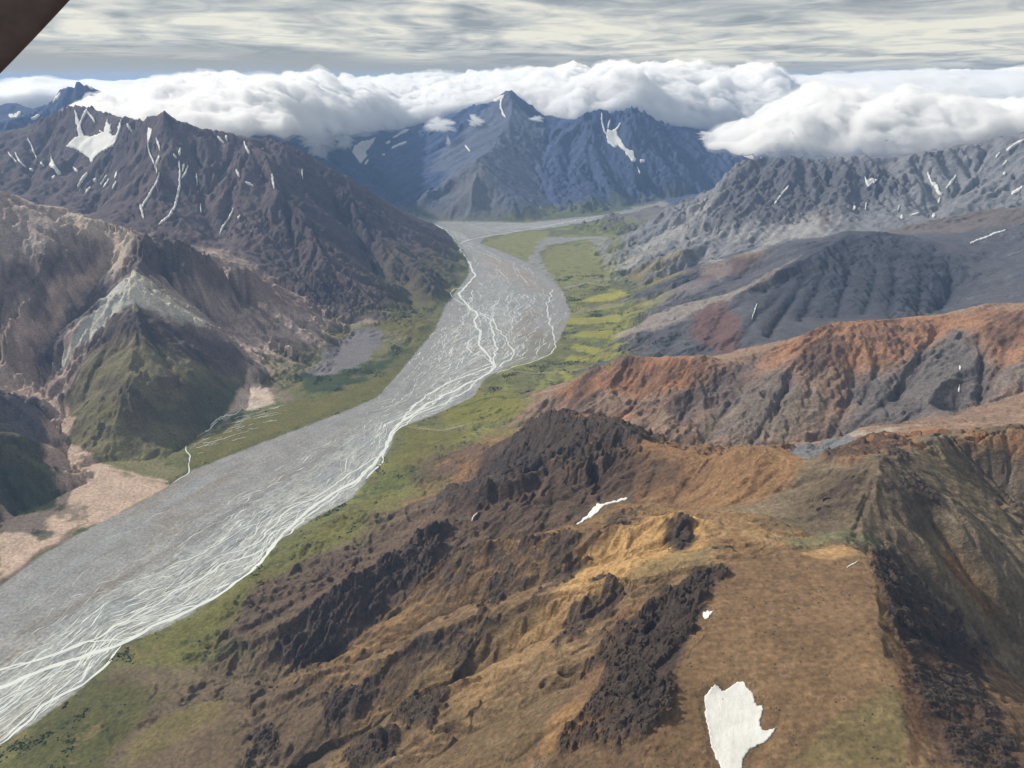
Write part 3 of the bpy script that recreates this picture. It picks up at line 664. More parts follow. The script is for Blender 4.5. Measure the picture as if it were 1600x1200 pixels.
GREEN, LIME, DKGRN = alb(108,110,68), alb(140,140,76), alb(60,72,56)
TAN, GOLD, DKROCK, SCREE, RUST, GRAYB = alb(160,132,98), alb(204,160,98), alb(70,60,56), alb(178,168,154), alb(168,112,76), alb(108,106,108)
# large scale variation of tone
C *= (1 + 0.22 * n1 + 0.22 * n2 + 0.16 * n3)[:, None]
far_ok = sstep(0.1, 0.35, SL)
C *= np.maximum(.4, 1 + (0.30 * ST) * far_ok)[:, None]
# pale chutes on rock slopes
chute = sstep(0.45, 0.95, st2 * .6 + st1 * .5 + .5 * n2) * far_ok * sstep(60, 300, Z)
mixc(chute * .35, SCREE * .8)
# vegetation creeping up from the valley floor
LEFT = X < np.interp(Y, [1500, 2500, 3500, 4500, 6000, 8000], [-1700, -1500, -1000, -600, -100, -200])
veg = sstep(150, 25, Z - 60 * n2 - 60 * n1 + 60 * ST * sstep(.1, .3, SL)) * sstep(13000, 9500, RR)
mixc(veg * .92, GREEN)
mixc(veg * sstep(-.1, .35, n2 + .6 * n1) * np.where(LEFT, .35, .8) * sstep(2200, 4200, RR), np.where(LEFT[:, None], alb(118,112,66), LIME))
mixc(veg * sstep(.12, .45, n3 + .7 * fbm(X, Y, 300, 4, 777)) * .55, DKGRN)
lp = (REG == NAMES.index('left pale ridge')) | (REG == NAMES.index('left green spur')); mixc(lp * sstep(.15, .6, .7 * st2 + .6 * st3 + .4 * n2) * .45 * sstep(100, 260, Z), alb(214,198,184)); mixc(lp * sstep(.2, .6, -.6 * st2 - .4 * st1 + .5 * n2) * .4 * sstep(100, 260, Z), alb(96,80,82))
# crags: steep places go to dark bare rock
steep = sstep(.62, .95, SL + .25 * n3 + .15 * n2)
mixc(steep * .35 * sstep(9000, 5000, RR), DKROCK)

# ---- left side
zone(alb(196,170,158), [(0,560),(40,610),(80,630),(98,640),(110,655),(106,690),(112,712),(60,720),(78,690),(84,650),(60,628),(0,610)], .5, 1)
line(alb(196,172,158), [(0,588),(50,615),(92,642),(92,680),(86,708),(110,728)], 22, .95, wob=.6); zone(alb(206,186,166), [(0,440),(30,500),(70,560),(50,600),(0,590)], 2, .6)
zone(alb(150,130,122), [(0,480),(60,545),(100,590),(60,610),(0,575)], 2, .7)
for p in ([(100,440),(150,400),(175,380),(165,420),(130,460),(90,500),(30,545),(20,510)],): zone(alb(216,188,174), p, 1.2, .85)
zone(alb(206,190,172), [(90,335),(190,355),(232,366),(210,385),(195,400),(180,440),(150,460),(150,420),(170,380),(110,360)], 2, .75)
zone(alb(184,172,166), [(0,300),(50,325),(110,345),(60,400),(0,420)], 3, .6)
zone(alb(70,62,66), [(210,375),(250,372),(330,420),(380,470),(300,450),(250,430),(215,445),(195,430),(205,400)], 2, .7)
zone(alb(86,74,78), [(0,420),(80,400),(150,385),(100,430),(60,470),(0,490)], 3, .7)
zone(alb(74,72,82), [(170,425),(195,440),(140,490),(90,535),(75,570),(60,560),(110,490)], 1, .7)
zone(alb(196,196,188), [(192,438),(225,462),(235,470),(205,480),(175,495),(130,535),(100,570),(80,575),(110,525),(150,480)], 1, .95)
zone(alb(214,208,194), [(192,438),(235,455),(285,480),(330,506),(318,512),(270,493),(232,478),(205,470)], .8, .95)
zone(alb(186,176,160), [(205,430),(240,440),(285,465),(330,505),(300,495),(250,465)], 1, .6)
zone(alb(78,68,72), [(210,485),(260,500),(330,520),(385,560),(380,590),(300,560),(240,540),(180,530),(150,560),(130,560),(170,510)], 3, .8)
zone(alb(122,116,88), [(140,560),(200,545),(300,570),(385,585),(375,630),(310,668),(280,695),(240,718),(150,716),(112,700),(118,620)], 4, .9)
zone(alb(110,106,66), [(150,640),(200,615),(260,625),(300,650),(240,650),(170,665)], 3, .55); zone(alb(58,74,56), [(290,600),(380,600),(365,640),(320,665),(270,640)], 3, .6)
for k in range(5): zone(alb(88,80,76), [(150+30*k,600+14*k),(190+30*k,590+16*k),(200+30*k,604+16*k),(160+30*k,616+14*k)], 2, .6)
zone(alb(214,194,178), [(388,574),(400,590),(415,605),(428,620),(430,630),(400,638),(372,640),(352,655),(360,636),(374,605)], .8, 1, rag=.35)
zone(alb(150,132,120), [(388,574),(425,600),(470,625),(450,632),(430,625)], 1.5, .6)
zone(alb(126,122,124), [(556,512),(600,515),(590,540),(570,572),(520,580),(480,590),(470,578),(515,540)], 1.2, .95)
zone(alb(52,70,50), [(470,582),(520,578),(570,572),(640,545),(680,525),(650,545),(590,575),(560,598),(500,612),(470,610)], 1.5, .8, rag=2)
zone(alb(112,106,62), [(300,690),(420,640),(520,615),(600,585),(640,560),(625,580),(590,620),(480,662),(400,692),(300,732)], 1.5, .7)
zone(alb(118,110,62), [(560,510),(690,495),(690,480),(650,550),(620,520)], 2, .6)
for a in ([(350,655),(400,632),(430,628)], [(330,672),(380,655),(440,632)], [(300,700),(330,675),(360,658)]): line(alb(160,160,150), a, 5, .4, wob=2)
zone(alb(98,96,68), [(0,700),(50,712),(110,756),(80,790),(0,806)], 2, .9); zone(alb(56,70,56), [(0,730),(60,755),(90,770),(40,800),(0,800)], 2, .6)
zone(alb(112,106,112), [(0,620),(60,640),(84,690),(50,690),(0,660)], 2, .7)
PINK = alb(196,172,154)
zone(PINK, [(75,705),(110,715),(150,735),(200,745),(262,760),(200,795),(130,830),(60,868),(0,912),(0,815),(80,805),(95,780),(85,745),(112,752)], .7, .97, z0=True)
zone(alb(132,126,92), [(140,720),(230,718),(262,730),(290,735),(270,752),(240,760),(200,752),(160,738)], 1.5, .75, z0=True)
line(PINK, [(110,728),(160,738),(215,748),(262,752)], 5, .9, z0=True)
zone(DKGRN, [(45,832),(70,830),(86,838),(62,846)], .6, .8, z0=True); zone(DKGRN, [(88,795),(130,800),(135,825),(110,820),(85,808)], 1.2, .6, z0=True, rag=2)
zone(alb(92,78,70), [(0,905),(60,862),(130,822),(128,830),(60,872),(0,918)], .8, .7, z0=True)
# ---- big dark mountain tones
zone(alb(112,98,98), [(330,270),(420,290),(400,335),(365,380),(330,375),(320,330)], 3, .6); zone(alb(62,58,66), [(440,240),(500,255),(600,330),(640,400),(560,400),(470,360),(430,330)], 6, .45)  # first zone: big sunlit facet painted paler
zone(alb(98,92,70), [(600,380),(690,400),(730,430),(700,460),(640,480),(560,440)], 4, .6); zone(alb(56,50,60), [(470,440),(540,450),(560,500),(520,490)], 2, .7)
zone(alb(118,92,82), [(380,410),(430,440),(500,490),(440,480),(390,450)], 4, .5); zone(alb(150,130,112), [(340,385),(380,400),(350,440),(300,420)], 3, .35)
# ---- far
zone(alb(120,118,114), [(600,315),(700,285),(746,250),(770,280),(800,330),(760,348),(680,342)], 4, .6)
zone(alb(98,104,74), [(770,345),(850,325),(1000,305),(1080,300),(1050,312),(870,345)], 2, .6)
zone(alb(150,148,140), [(660,346),(760,352),(850,350),(940,336),(1040,318),(1040,326),(930,350),(820,362),(750,372),(700,360)], .7, .9, z0=True)
crnd = random.Random(31)
# ---- gray mountain screes
SC1 = alb(176,172,166)
for p in ([(935,415),(990,395),(1050,350),(1100,310),(1140,290),(1100,335),(1050,380),(1000,410),(960,430)], [(1095,430),(1110,385),(1140,420),(1130,440)], [(1150,400),(1190,380),(1200,360),(1215,375),(1180,400)], [(1230,370),(1260,330),(1300,325),(1290,350),(1260,368)], [(1010,420),(1050,395),(1090,360),(1060,400)]): zone(SC1, p, 1.5, .6)
for k in range(14): line(SC1, [(1095+17*k, 330+crnd.uniform(-14,6)),(1085+17*k+crnd.uniform(-8,4), 352),(1068+17*k+crnd.uniform(-10,2), 378)], crnd.uniform(3,7), .6, ['gray craggy mountain'], wob=.5)
zone(alb(92,90,98), [(1130,290),(1190,250),(1330,250),(1400,260),(1400,300),(1340,330),(1250,340),(1150,350),(1110,360)], 5, .6)
zone(alb(96,78,66), [(1285,330),(1298,330),(1290,360),(1278,360)], 1, .6)
zone(alb(140,126,84), [(990,425),(1050,395),(1080,390),(1060,410),(1000,445),(985,440)], 2, .6); zone(alb(140,130,84), [(985,455),(1040,432),(1075,425),(1010,450)], 1.5, .8)
# ---- plain on the right
LIME = alb(152,148,72)
for p in ([(930,462),(975,455),(985,462),(950,470),(900,472)], [(905,470),(960,460),(970,465)], [(905,487),(945,475),(985,470),(960,480)]): zone(alb(158,152,76), p, .8, .85)
zone(alb(132,132,82), [(750,380),(800,365),(860,360),(850,380),(830,395),(850,425),(800,400)], 1, .9, z0=True)
zone(alb(132,132,84), [(870,385),(930,390),(960,420),(950,450),(880,455),(860,430),(850,400)], 1.5, .85, z0=True)
GR = alb(146,144,140)
zone(GR, [(838,385),(850,372),(930,372),(950,378),(900,380),(862,384),(842,395),(850,415),(868,440),(880,455),(862,455),(840,430),(825,405)], .6, .95, z0=True)
zone(GR, [(930,372),(960,372),(945,385),(950,400),(958,415),(945,420),(938,400),(925,388)], .6, .8, z0=True)
line(GR, [(875,452),(920,443),(980,436)], 5, .95, z0=True, wob=.3); line(alb(128,122,118), [(892,492),(930,485),(985,478)], 9, .9, z0=True, wob=.5)
line(alb(160,150,130), [(640,667),(690,676),(740,668),(780,672)], 5, .9, z0=True, wob=.3); line(alb(140,134,112), [(790,578),(830,585),(880,588),(930,586)], 6, .8, z0=True, wob=.5)
for k in range(9): line(DKGRN, [(905-6*k,508+11*k),(950-4*k,505+10*k),(1000-8*k,495+11*k)], 2.2, .7, wob=.6)
for k, (a, b) in enumerate([(520,525),(541,546),(560,558),(582,586),(500,500)]): zone(LIME, [(905-8*k,a-4),(960,b-8),(990,b-10),(960,b+3),(900-8*k,a+5)], 1, .75)
zone(alb(122,120,56), [(690,640),(760,615),(800,610),(830,630),(800,650),(740,662),(690,662)], 2, .8); line(DKGRN, [(720,635),(770,620),(830,618)], 5, .7, wob=1.5)
# ---- slate hill and its spurs
zone(alb(70,72,82), [(1260,385),(1325,361),(1420,368),(1500,402),(1520,450),(1440,490),(1330,500),(1220,500),(1200,440)], 5, .75)
zone(alb(176,164,154), [(1250,400),(1180,440),(1110,465),(1020,492),(960,525),(980,530),(1060,505),(1130,480),(1200,445)], 1.5, .55)
zone(alb(150,140,138), [(1000,470),(1080,440),(1130,425),(1100,450),(1020,480)], 3, .5); zone(alb(120,88,80), [(1080,500),(1130,470),(1160,500),(1150,550),(1110,545),(1080,530)], 2, .7)
zone(alb(116,90,78), [(1100,415),(1160,398),(1190,400),(1150,430),(1090,445)], 3, .6); zone(alb(150,148,82), [(960,520),(1020,480),(1060,450),(990,470),(930,500)], 3, .5)
zone(alb(124,104,84), [(1140,398),(1200,390),(1180,402),(1140,410)], 1.5, .6)
# ---- rust ridge
RU2 = alb(166,124,96)
zone(RU2, [(1300,503),(1480,493),(1600,478),(1600,560),(1560,570),(1540,530),(1500,510),(1440,540),(1400,570),(1330,580),(1250,560),(1180,590),(1100,640),(1060,670),(1150,600),(1240,530)], 3, .8)
zone(alb(168,118,80), [(930,580),(980,557),(1100,557),(1130,570),(1080,600),(1000,620),(900,630),(870,610)], 3, .7)
zone(GRAYB, [(1150,610),(1230,580),(1260,610),(1200,680),(1110,690),(1090,670)], 3, .6); zone(alb(122,118,116), [(1560,580),(1600,560),(1600,600),(1550,625)], 2, .7)
zone(GRAYB, [(1330,600),(1400,570),(1480,520),(1540,550),(1550,620),(1480,650),(1380,665),(1300,680),(1330,640)], 4, .85)
zone(alb(96,96,100), [(1100,600),(1180,560),(1200,580),(1150,620),(1080,660),(1040,650)], 3, .6)
zone(alb(132,122,110), [(1150,640),(1210,610),(1300,620),(1280,670),(1200,690),(1110,695)], 4, .6)
zone(alb(186,170,140), [(1150,640),(1120,672),(1090,690),(1100,668)], 2, .5); zone(alb(196,140,96), [(1000,600),(1040,590),(960,650),(940,650)], 2, .5)
zone(alb(72,62,60), [(1255,540),(1310,530),(1320,560),(1270,590),(1240,570)], 2, .5); zone(alb(84,60,52), [(1540,490),(1600,490),(1600,530),(1560,540)], 3, .5)
zone(alb(70,62,62), [(900,600),(940,590),(930,620),(880,640)], 2, .4)
zone(alb(126,130,134), [(1235,695),(1290,682),(1335,682),(1310,700),(1262,718),(1240,710)], 1, .95)
zone(alb(186,176,160), [(1300,680),(1360,674),(1420,665),(1400,672),(1330,684)], .8, .7)
# ---- foreground
zone(alb(152,120,88), [(1060,780),(1110,740),(1170,690),(1215,702),(1255,730),(1230,760),(1160,790),(1100,798)], 3, .85, rag=.6)
zone(alb(92,76,66), [(700,770),(840,750),(980,712),(1060,715),(1060,760),(980,775),(900,812),(800,832),(700,840)], 4, .7)
zone(alb(66,60,60), [(800,680),(860,640),(900,650),(960,664),(1040,690),(1000,690),(920,705),(850,730),(790,735),(740,745)], 3, .75)
zone(alb(84,78,76), [(650,790),(760,745),(840,735),(900,710),(840,740),(750,765)], 2, .6)
zone(alb(202,164,112), [(1060,800),(1010,812),(960,838),(900,870),(900,900),(860,945),(800,990),(820,1000),(900,950),(980,905),(1060,885),(1100,850),(1110,820)], 4, .85)  # golden sunlight on the knob painted into the ground colour
zone(alb(178,146,106), [(940,900),(860,960),(780,1030),(700,1090),(720,1110),(820,1040),(900,980),(960,930)], 4, .6)
zone(alb(140,124,92), [(1060,860),(1130,850),(1100,880),(1000,900),(960,905),(1000,880)], 3, .7)
zone(alb(150,128,88), [(800,960),(900,930),(850,980),(740,1040),(640,1100),(700,1030)], 6, .4)
zone(alb(140,120,84), [(480,1200),(560,1130),(660,1060),(760,1000),(740,1040),(640,1120),(560,1200)], 5, .4)
zone(alb(118,100,86), [(180,1040),(330,1030),(440,1000),(500,1040),(380,1080),(260,1100),(150,1100),(100,1120)], 3, .7)
zone(alb(112,110,60), [(190,1010),(300,965),(420,880),(540,800),(600,760),(560,830),(440,900),(350,990),(300,1040),(220,1030)], 3, .75)
zone(alb(86,84,50), [(60,1140),(150,1060),(200,1050),(260,1090),(200,1140),(150,1200),(0,1200)], 4, .7)
zone(alb(108,104,54), [(600,740),(640,670),(740,672),(700,710),(640,740),(600,780)], 3, .7)
zone(alb(86,98,52), [(560,760),(620,730),(660,735),(600,775)], 3, .5)
zone(alb(98,80,72), [(420,900),(520,860),(640,810),(600,850),(500,920),(380,1000),(350,990)], 5, .6)
zone(alb(60,54,54), [(440,1000),(500,930),(600,870),(690,830),(700,850),(650,900),(560,980),(470,1040)], 3, .7)
zone(alb(70,60,54), [(620,1030),(700,985),(800,950),(820,960),(720,1010),(640,1070),(560,1120),(560,1080)], 3, .5)  # shaded face below the spur crest, painted darker
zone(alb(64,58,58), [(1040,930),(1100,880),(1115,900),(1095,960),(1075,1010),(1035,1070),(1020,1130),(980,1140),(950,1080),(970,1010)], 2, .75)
zone(alb(142,110,82), [(960,960),(1010,930),(1000,990),(960,1060),(920,1100),(900,1080)], 3, .55)
zone(alb(130,112,84), [(700,1150),(800,1090),(900,1060),(860,1130),(800,1200),(650,1200)], 4, .5)
zone(alb(190,148,98), [(860,1120),(900,1090),(940,1130),(900,1170),(840,1180)], 3, .4)
zone(alb(104,90,76), [(240,1100),(330,1085),(420,1070),(560,1090),(540,1150),(500,1210),(140,1210)], 4, .75); zone(alb(108,90,80), [(430,900),(560,840),(700,770),(720,860),(600,960),(440,1040),(330,1010)], 5, .45)
zone(alb(88,88,52), [(60,1140),(150,1060),(230,1080),(200,1150),(150,1210),(0,1210)], 3, .7); zone(alb(120,112,64), [(190,1195),(230,1130),(300,1105),(360,1090),(340,1120),(260,1170)], 3, .5)
zone(alb(64,58,58), [(1040,812),(1080,815),(1090,840),(1060,862),(1044,850)], 1.5, .85)
zone(alb(104,92,76), [(1180,810),(1270,760),(1385,716),(1360,790),(1330,840),(1250,830),(1200,828)], 4, .7)
zone(alb(118,120,92), [(1210,838),(1280,835),(1340,830),(1390,850),(1440,920),(1400,890),(1360,852),(1250,855)], 2, .75)
zone(alb(146,116,86), [(1110,830),(1180,850),(1200,862),(1150,868),(1100,850)], 3, .5)
zone(alb(128,104,80), [(1140,880),(1290,862),(1365,870),(1380,950),(1330,1000),(1200,960),(1120,960)], 5, .6)
zone(alb(184,150,108), [(1250,862),(1300,853),(1365,858),(1330,866),(1270,872)], 1, .7)
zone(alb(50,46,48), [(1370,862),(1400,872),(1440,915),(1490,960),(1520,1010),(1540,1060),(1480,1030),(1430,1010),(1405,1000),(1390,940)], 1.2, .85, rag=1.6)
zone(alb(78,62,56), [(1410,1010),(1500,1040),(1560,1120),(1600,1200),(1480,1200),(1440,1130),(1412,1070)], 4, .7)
zone(alb(112,104,72), [(1240,1200),(1300,1120),(1400,1070),(1415,1130),(1420,1200)], 2, .7)
zone(alb(112,82,58), [(1400,1000),(1412,1000),(1430,1060),(1450,1150),(1430,1200),(1418,1120),(1404,1060)], 1.5, .6)
zone(alb(92,82,76), [(1390,720),(1430,730),(1480,790),(1440,830),(1400,790),(1375,760)], 4, .6)
zone(alb(130,116,84), [(1430,830),(1480,830),(1560,930),(1600,990),(1600,1020),(1520,950),(1460,900)], 4, .45); zone(alb(158,112,64), [(1480,850),(1520,900),(1560,960),(1520,930),(1470,870)], 3, .5)
zone(alb(122,108,78), [(1400,690),(1480,690),(1540,760),(1600,810),(1600,850),(1500,780),(1440,720)], 4, .4); zone(alb(170,126,86), [(1430,672),(1480,668),(1500,690),(1600,700),(1600,664),(1540,678)], 3, .7)
zone(alb(164,122,90), [(1290,712),(1330,690),(1390,680),(1440,690),(1400,705),(1340,724)], 2, .8)

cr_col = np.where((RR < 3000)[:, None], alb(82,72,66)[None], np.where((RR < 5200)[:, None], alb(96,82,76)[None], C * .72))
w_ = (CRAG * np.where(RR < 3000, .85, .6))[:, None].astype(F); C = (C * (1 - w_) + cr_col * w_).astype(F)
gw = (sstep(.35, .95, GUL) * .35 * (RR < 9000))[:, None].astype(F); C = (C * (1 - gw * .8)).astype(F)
# ---- the river bed
sec = [((-150,985),(-300,1330)),((0,915),(-20,1185)),((60,870),(130,1075)),((130,830),(185,1010)),((200,795),(300,960)),((262,760),(400,885)),((300,735),(450,835)),
 ((400,695),(550,780)),((480,665),(600,715)),((545,640),(620,670)),((590,620),(700,638)),((625,580),(760,590)),((650,550),(850,560)),((685,500),(892,490)),
 ((725,440),(880,455)),((728,400),(835,415)),((715,380),(760,385)),((700,362),(745,372)),((670,350),(700,355)),((640,338),(650,338)),((615,330),(618,329))]
SL_ = np.array([at_z(a[0], a[1], 0)[:2] for a, b in sec]); SR_ = np.array([at_z(b[0], b[1], 0)[:2] for a, b in sec])
mid = (SL_ + SR_) / 2; SA = np.concatenate([[0], np.cumsum(np.hypot(*np.diff(mid, axis=0).T))])
def flow(s, t):
    t = np.clip(t, 0.01, .99)
    lx = np.interp(s, SA, SL_[:, 0]); ly = np.interp(s, SA, SL_[:, 1]); rx = np.interp(s, SA, SR_[:, 0]); ry = np.interp(s, SA, SR_[:, 1])
    return lx + (rx - lx) * t, ly + (ry - ly) * t
ii = np.nonzero(RIV < 30)[0]
dl = seg_dist(X[ii], Y[ii], [tuple(p) for p in SL_], False); dr = seg_dist(X[ii], Y[ii], [tuple(p) for p in SR_], False)
T_ = dl / (dl + dr + 1e-6)
md = np.full(len(ii), 1e18); S_ = np.zeros(len(ii))
fs = np.linspace(0, SA[-1], 400); fx, fy = flow(fs, np.full(400, .5))
for a, x, y in zip(fs, fx, fy):
    d = (X[ii] - x) ** 2 + (Y[ii] - y) ** 2; b = d < md; md[b] = d[b]; S_[b] = a
bx = T_ * 700; bs = S_
q1 = fbm(bs / 5, bx, 60, 4, 501); q2 = fbm(bs / 3.2, bx, 22, 4, 521, ridged=True); q3 = fbm(bs / 7, bx, 140, 3, 541)
G = alb(144,143,142)[None] * (1 + .16 * q1 + .12 * q3)[:, None]
br = alb(134,124,112)[None]
w = (sstep(.15, .5, q3 + q1 * .4) * .7)[:, None]; G = G * (1 - w) + br * w
conc = np.interp(S_, [0, 1500, 2600, 3300, 4200, 5200, 7500], [.95, .9, .8, .7, .6, .5, .4])
wet = np.exp(-((T_ - np.interp(S_, SA, [.8]*6 + [.82]*5 + [.6,.45,.4,.35] + [.4]*6)) / .28) ** 2) * conc + .15
w = (sstep(.35, .8, q2 * .9 + .25 * q1 + wet * .35) * wet)[:, None]; G = G * (1 - w * .5) + alb(200,204,200)[None] * w * .5  # pale streaks: fine braids and wet sheen put into the bed colour
wp = (sstep(.05, .4, fbm(bs / 2.5, bx, 110, 4, 561) + (wet - .5) * .5) * wet * .5)[:, None]; G = G * (1 - wp) + alb(128,136,142)[None] * wp
w = (sstep(.35, .75, -q2 + .3 * q1) * .35 * wet)[:, None]; G = G * (1 - w) + alb(106,110,116)[None] * w
e = sstep(4, -10, RIV[ii] + 10 * n3[ii])[:, None]
C[ii] = C[ii] * (1 - e) + G * e
line(alb(118,112,106), [(40,985),(160,925),(260,865),(330,820)], 22, .35, z0=True); line(alb(150,156,160), [(0,960),(120,880),(240,800),(330,745)], 18, .4, z0=True); line(alb(112,108,104), [(300,850),(380,790),(450,745),(520,700)], 14, .4, z0=True); line(alb(112,118,124), [(340,870),(400,830),(420,800)], 10, .6, z0=True)
line(alb(120,112,104), [(130,1010),(220,950),(290,905),(350,880)], 16, .5, z0=True); zone(alb(122,118,96), [(800,560),(830,525),(870,525),(870,550),(830,568)], 2, .5, z0=True, rag=2)
zone(alb(160,146,134), [(740,392),(800,410),(850,445),(870,460),(840,455),(770,430)], 3, .5, z0=True)
C[~(RIV < 0)] *= np.where(RR < 2600, .94, .98)[~(RIV < 0)][:, None]
# fine grain of stones and tufts
g1 = fbm(X, Y, 14, 3, 881); C = C * (1 + .28 * g1 * (RR < 4000))[:, None]
# dark low brush scattered over the green flats
bsh = (SL < .45) & (Z < 170) & (RIV > 3) & (RR < 9000); q = fbm(X, Y, 70, 5, 883, .65); g = C[:, 1] > C[:, 0] * .97
w_ = (sstep(.16, .3, q + .25 * n1) * .55 * (bsh & g))[:, None].astype(F); C = C * (1 - w_) + alb(62,72,48)[None] * w_
q = fbm(X, Y, 180, 5, 887, .6); w_ = (sstep(.2, .4, q) * .6 * (bsh & g))[:, None].astype(F); C = C * (1 - w_) + alb(124,110,78)[None] * w_
pw = (REG == NAMES.index('near brown plateau')); C = C * (1 + pw * (.30 * fbm(X * .22 + Y * .1, Y, 7, 4, 991) + .2 * fbm(X * .5, Y, 60, 4, 993)))[:, None]
C = np.clip(C, 0.008, .8)
# ------------------------------------------------------------------ materials
def new_mat(name):
    m = bpy.data.materials.new(name); m.use_nodes = True
    nt = m.node_tree; b = nt.nodes['Principled BSDF']
    return m, nt, b
def nd(nt, t, **k):
    n = nt.nodes.new(t)
    for a, v in k.items(): setattr(n, a, v)
    return n
def ground_material():
    m, nt, b = new_mat('ground'); L_ = nt.links.new
    b.inputs['Roughness'].default_value = .95; b.inputs['Specular IOR Level'].default_value = .15
    vc = nd(nt, 'ShaderNodeVertexColor'); vc.layer_name = 'tone'
    at = nd(nt, 'ShaderNodeAttribute'); at.attribute_name = 'relief'
    tc = nd(nt, 'ShaderNodeTexCoord')
    n1 = nd(nt, 'ShaderNodeTexNoise'); n1.inputs['Scale'].default_value = .09; n1.inputs['Detail'].default_value = 7; n1.inputs['Roughness'].default_value = .68
    n2 = nd(nt, 'ShaderNodeTexNoise'); n2.inputs['Scale'].default_value = .012; n2.inputs['Detail'].default_value = 6; n2.inputs['Roughness'].default_value = .62
    L_(tc.outputs['Object'], n1.inputs['Vector']); L_(tc.outputs['Object'], n2.inputs['Vector'])
    mr = nd(nt, 'ShaderNodeMapRange'); mr.inputs[1].default_value = .3; mr.inputs[2].default_value = .7; mr.inputs[3].default_value = .6; mr.inputs[4].default_value = 1.4
    mr2 = nd(nt, 'ShaderNodeMapRange'); mr2.inputs[1].default_value = .3; mr2.inputs[2].default_value = .7; mr2.inputs[3].default_value = .85; mr2.inputs[4].default_value = 1.15
    L_(n1.outputs[0], mr.inputs[0]); L_(n2.outputs[0], mr2.inputs[0])
    mu = nd(nt, 'ShaderNodeMath', operation='MULTIPLY'); L_(mr.outputs[0], mu.inputs[0]); L_(mr2.outputs[0], mu.inputs[1])
    vm = nd(nt, 'ShaderNodeVectorMath', operation='SCALE'); L_(vc.outputs[0], vm.inputs[0]); L_(mu.outputs[0], vm.inputs['Scale'])
    L_(vm.outputs[0], b.inputs['Base Color'])
    b1 = nd(nt, 'ShaderNodeBump'); b1.inputs['Distance'].default_value = 10.0
    L_(at.outputs['Fac'], b1.inputs['Strength']); L_(n1.outputs[0], b1.inputs['Height'])
    b2 = nd(nt, 'ShaderNodeBump'); b2.inputs['Distance'].default_value = 30.0; L_(at.outputs['Fac'], b2.inputs['Strength'])
    L_(n2.outputs[0], b2.inputs['Height']); L_(b1.outputs[0], b2.inputs['Normal']); L_(b2.outputs[0], b.inputs['Normal'])
    return m
M_GROUND = ground_material()
def simple(name, col, rough=.9, spec=.2, var=.12, scale=.2, bump=0):
    m, nt, b = new_mat(name); L_ = nt.links.new
    b.inputs['Roughness'].default_value = rough; b.inputs['Specular IOR Level'].default_value = spec
    tc = nd(nt, 'ShaderNodeTexCoord'); n = nd(nt, 'ShaderNodeTexNoise'); n.inputs['Scale'].default_value = scale; n.inputs['Detail'].default_value = 6; n.inputs['Roughness'].default_value = .65
    L_(tc.outputs['Object'], n.inputs['Vector'])
    mx = nd(nt, 'ShaderNodeMix', data_type='RGBA'); mx.inputs[6].default_value = tuple(max(0, c * (1 - 2 * var)) for c in col) + (1,); mx.inputs[7].default_value = tuple(min(.95, c * (1 + 2 * var)) for c in col) + (1,)
    L_(n.outputs[0], mx.inputs[0]); L_(mx.outputs[2], b.inputs['Base Color'])
    if bump:
        bp = nd(nt, 'ShaderNodeBump'); bp.inputs['Distance'].default_value = bump; bp.inputs['Strength'].default_value = .6
        L_(n.outputs[0], bp.inputs['Height']); L_(bp.outputs[0], b.inputs['Normal'])
    return m
M_SNOW = simple('snow', (.62, .62, .60), .7, .2, .11, .035, 5.0)
M_WATER = simple('silty water', (.62, .65, .62), .35, .4, .1, .02)

# ------------------------------------------------------------------ ground meshes, one for each mountain
relief = np.clip(.15 + 1.1 * sstep(.12, .6, SL), 0, 1) * sstep(-5, 40, RIV) * .75 + .06
PTS = np.stack([X, Y, Z], 1).astype(F)
gN = np.stack([-gx, -gy, np.ones_like(gx)], 1); gN /= np.linalg.norm(gN, axis=1)[:, None]
def add_mesh(name, co, faces, mat, nper=None, parent=None, smooth=True, tones=None, rel=None, normals=None):
    me = bpy.data.meshes.new(name)
    co = np.asarray(co, F); faces = np.asarray(faces, np.int32)
    me.vertices.add(len(co)); me.vertices.foreach_set('co', co.ravel())
    k = faces.shape[1]
    me.loops.add(faces.size); me.loops.foreach_set('vertex_index', faces.ravel())
    me.polygons.add(len(faces)); me.polygons.foreach_set('loop_start', np.arange(0, faces.size, k, dtype=np.int32))
    me.polygons.foreach_set('use_smooth', np.full(len(faces), smooth))
    if tones is not None:
        a = np.ones((len(co), 4), F); a[:, :3] = tones
        me.color_attributes.new('tone', 'FLOAT_COLOR', 'POINT').data.foreach_set('color', a.ravel())
        me.attributes.new('relief', 'FLOAT', 'POINT').data.foreach_set('value', np.asarray(rel, F))
    me.update()
    if normals is not None: me.normals_split_custom_set_from_vertices(normals.tolist() if False else normals)
    me.materials.append(mat)
    o = bpy.data.objects.new(name, me); COL.objects.link(o); o.parent = parent
    return o
def tag(o, label=None, cat=None, group=None, kind=None):
    for k, v in (('label', label), ('category', cat), ('group', group), ('kind', kind)):
        if v: o[k] = v
    return o
a_ = (np.arange(NR - 1)[:, None] * NT + np.arange(NT - 1)[None]).ravel()
Qf = np.stack([a_, a_ + 1, a_ + NT + 1, a_ + NT], 1)
fr = REG[Qf].max(1)
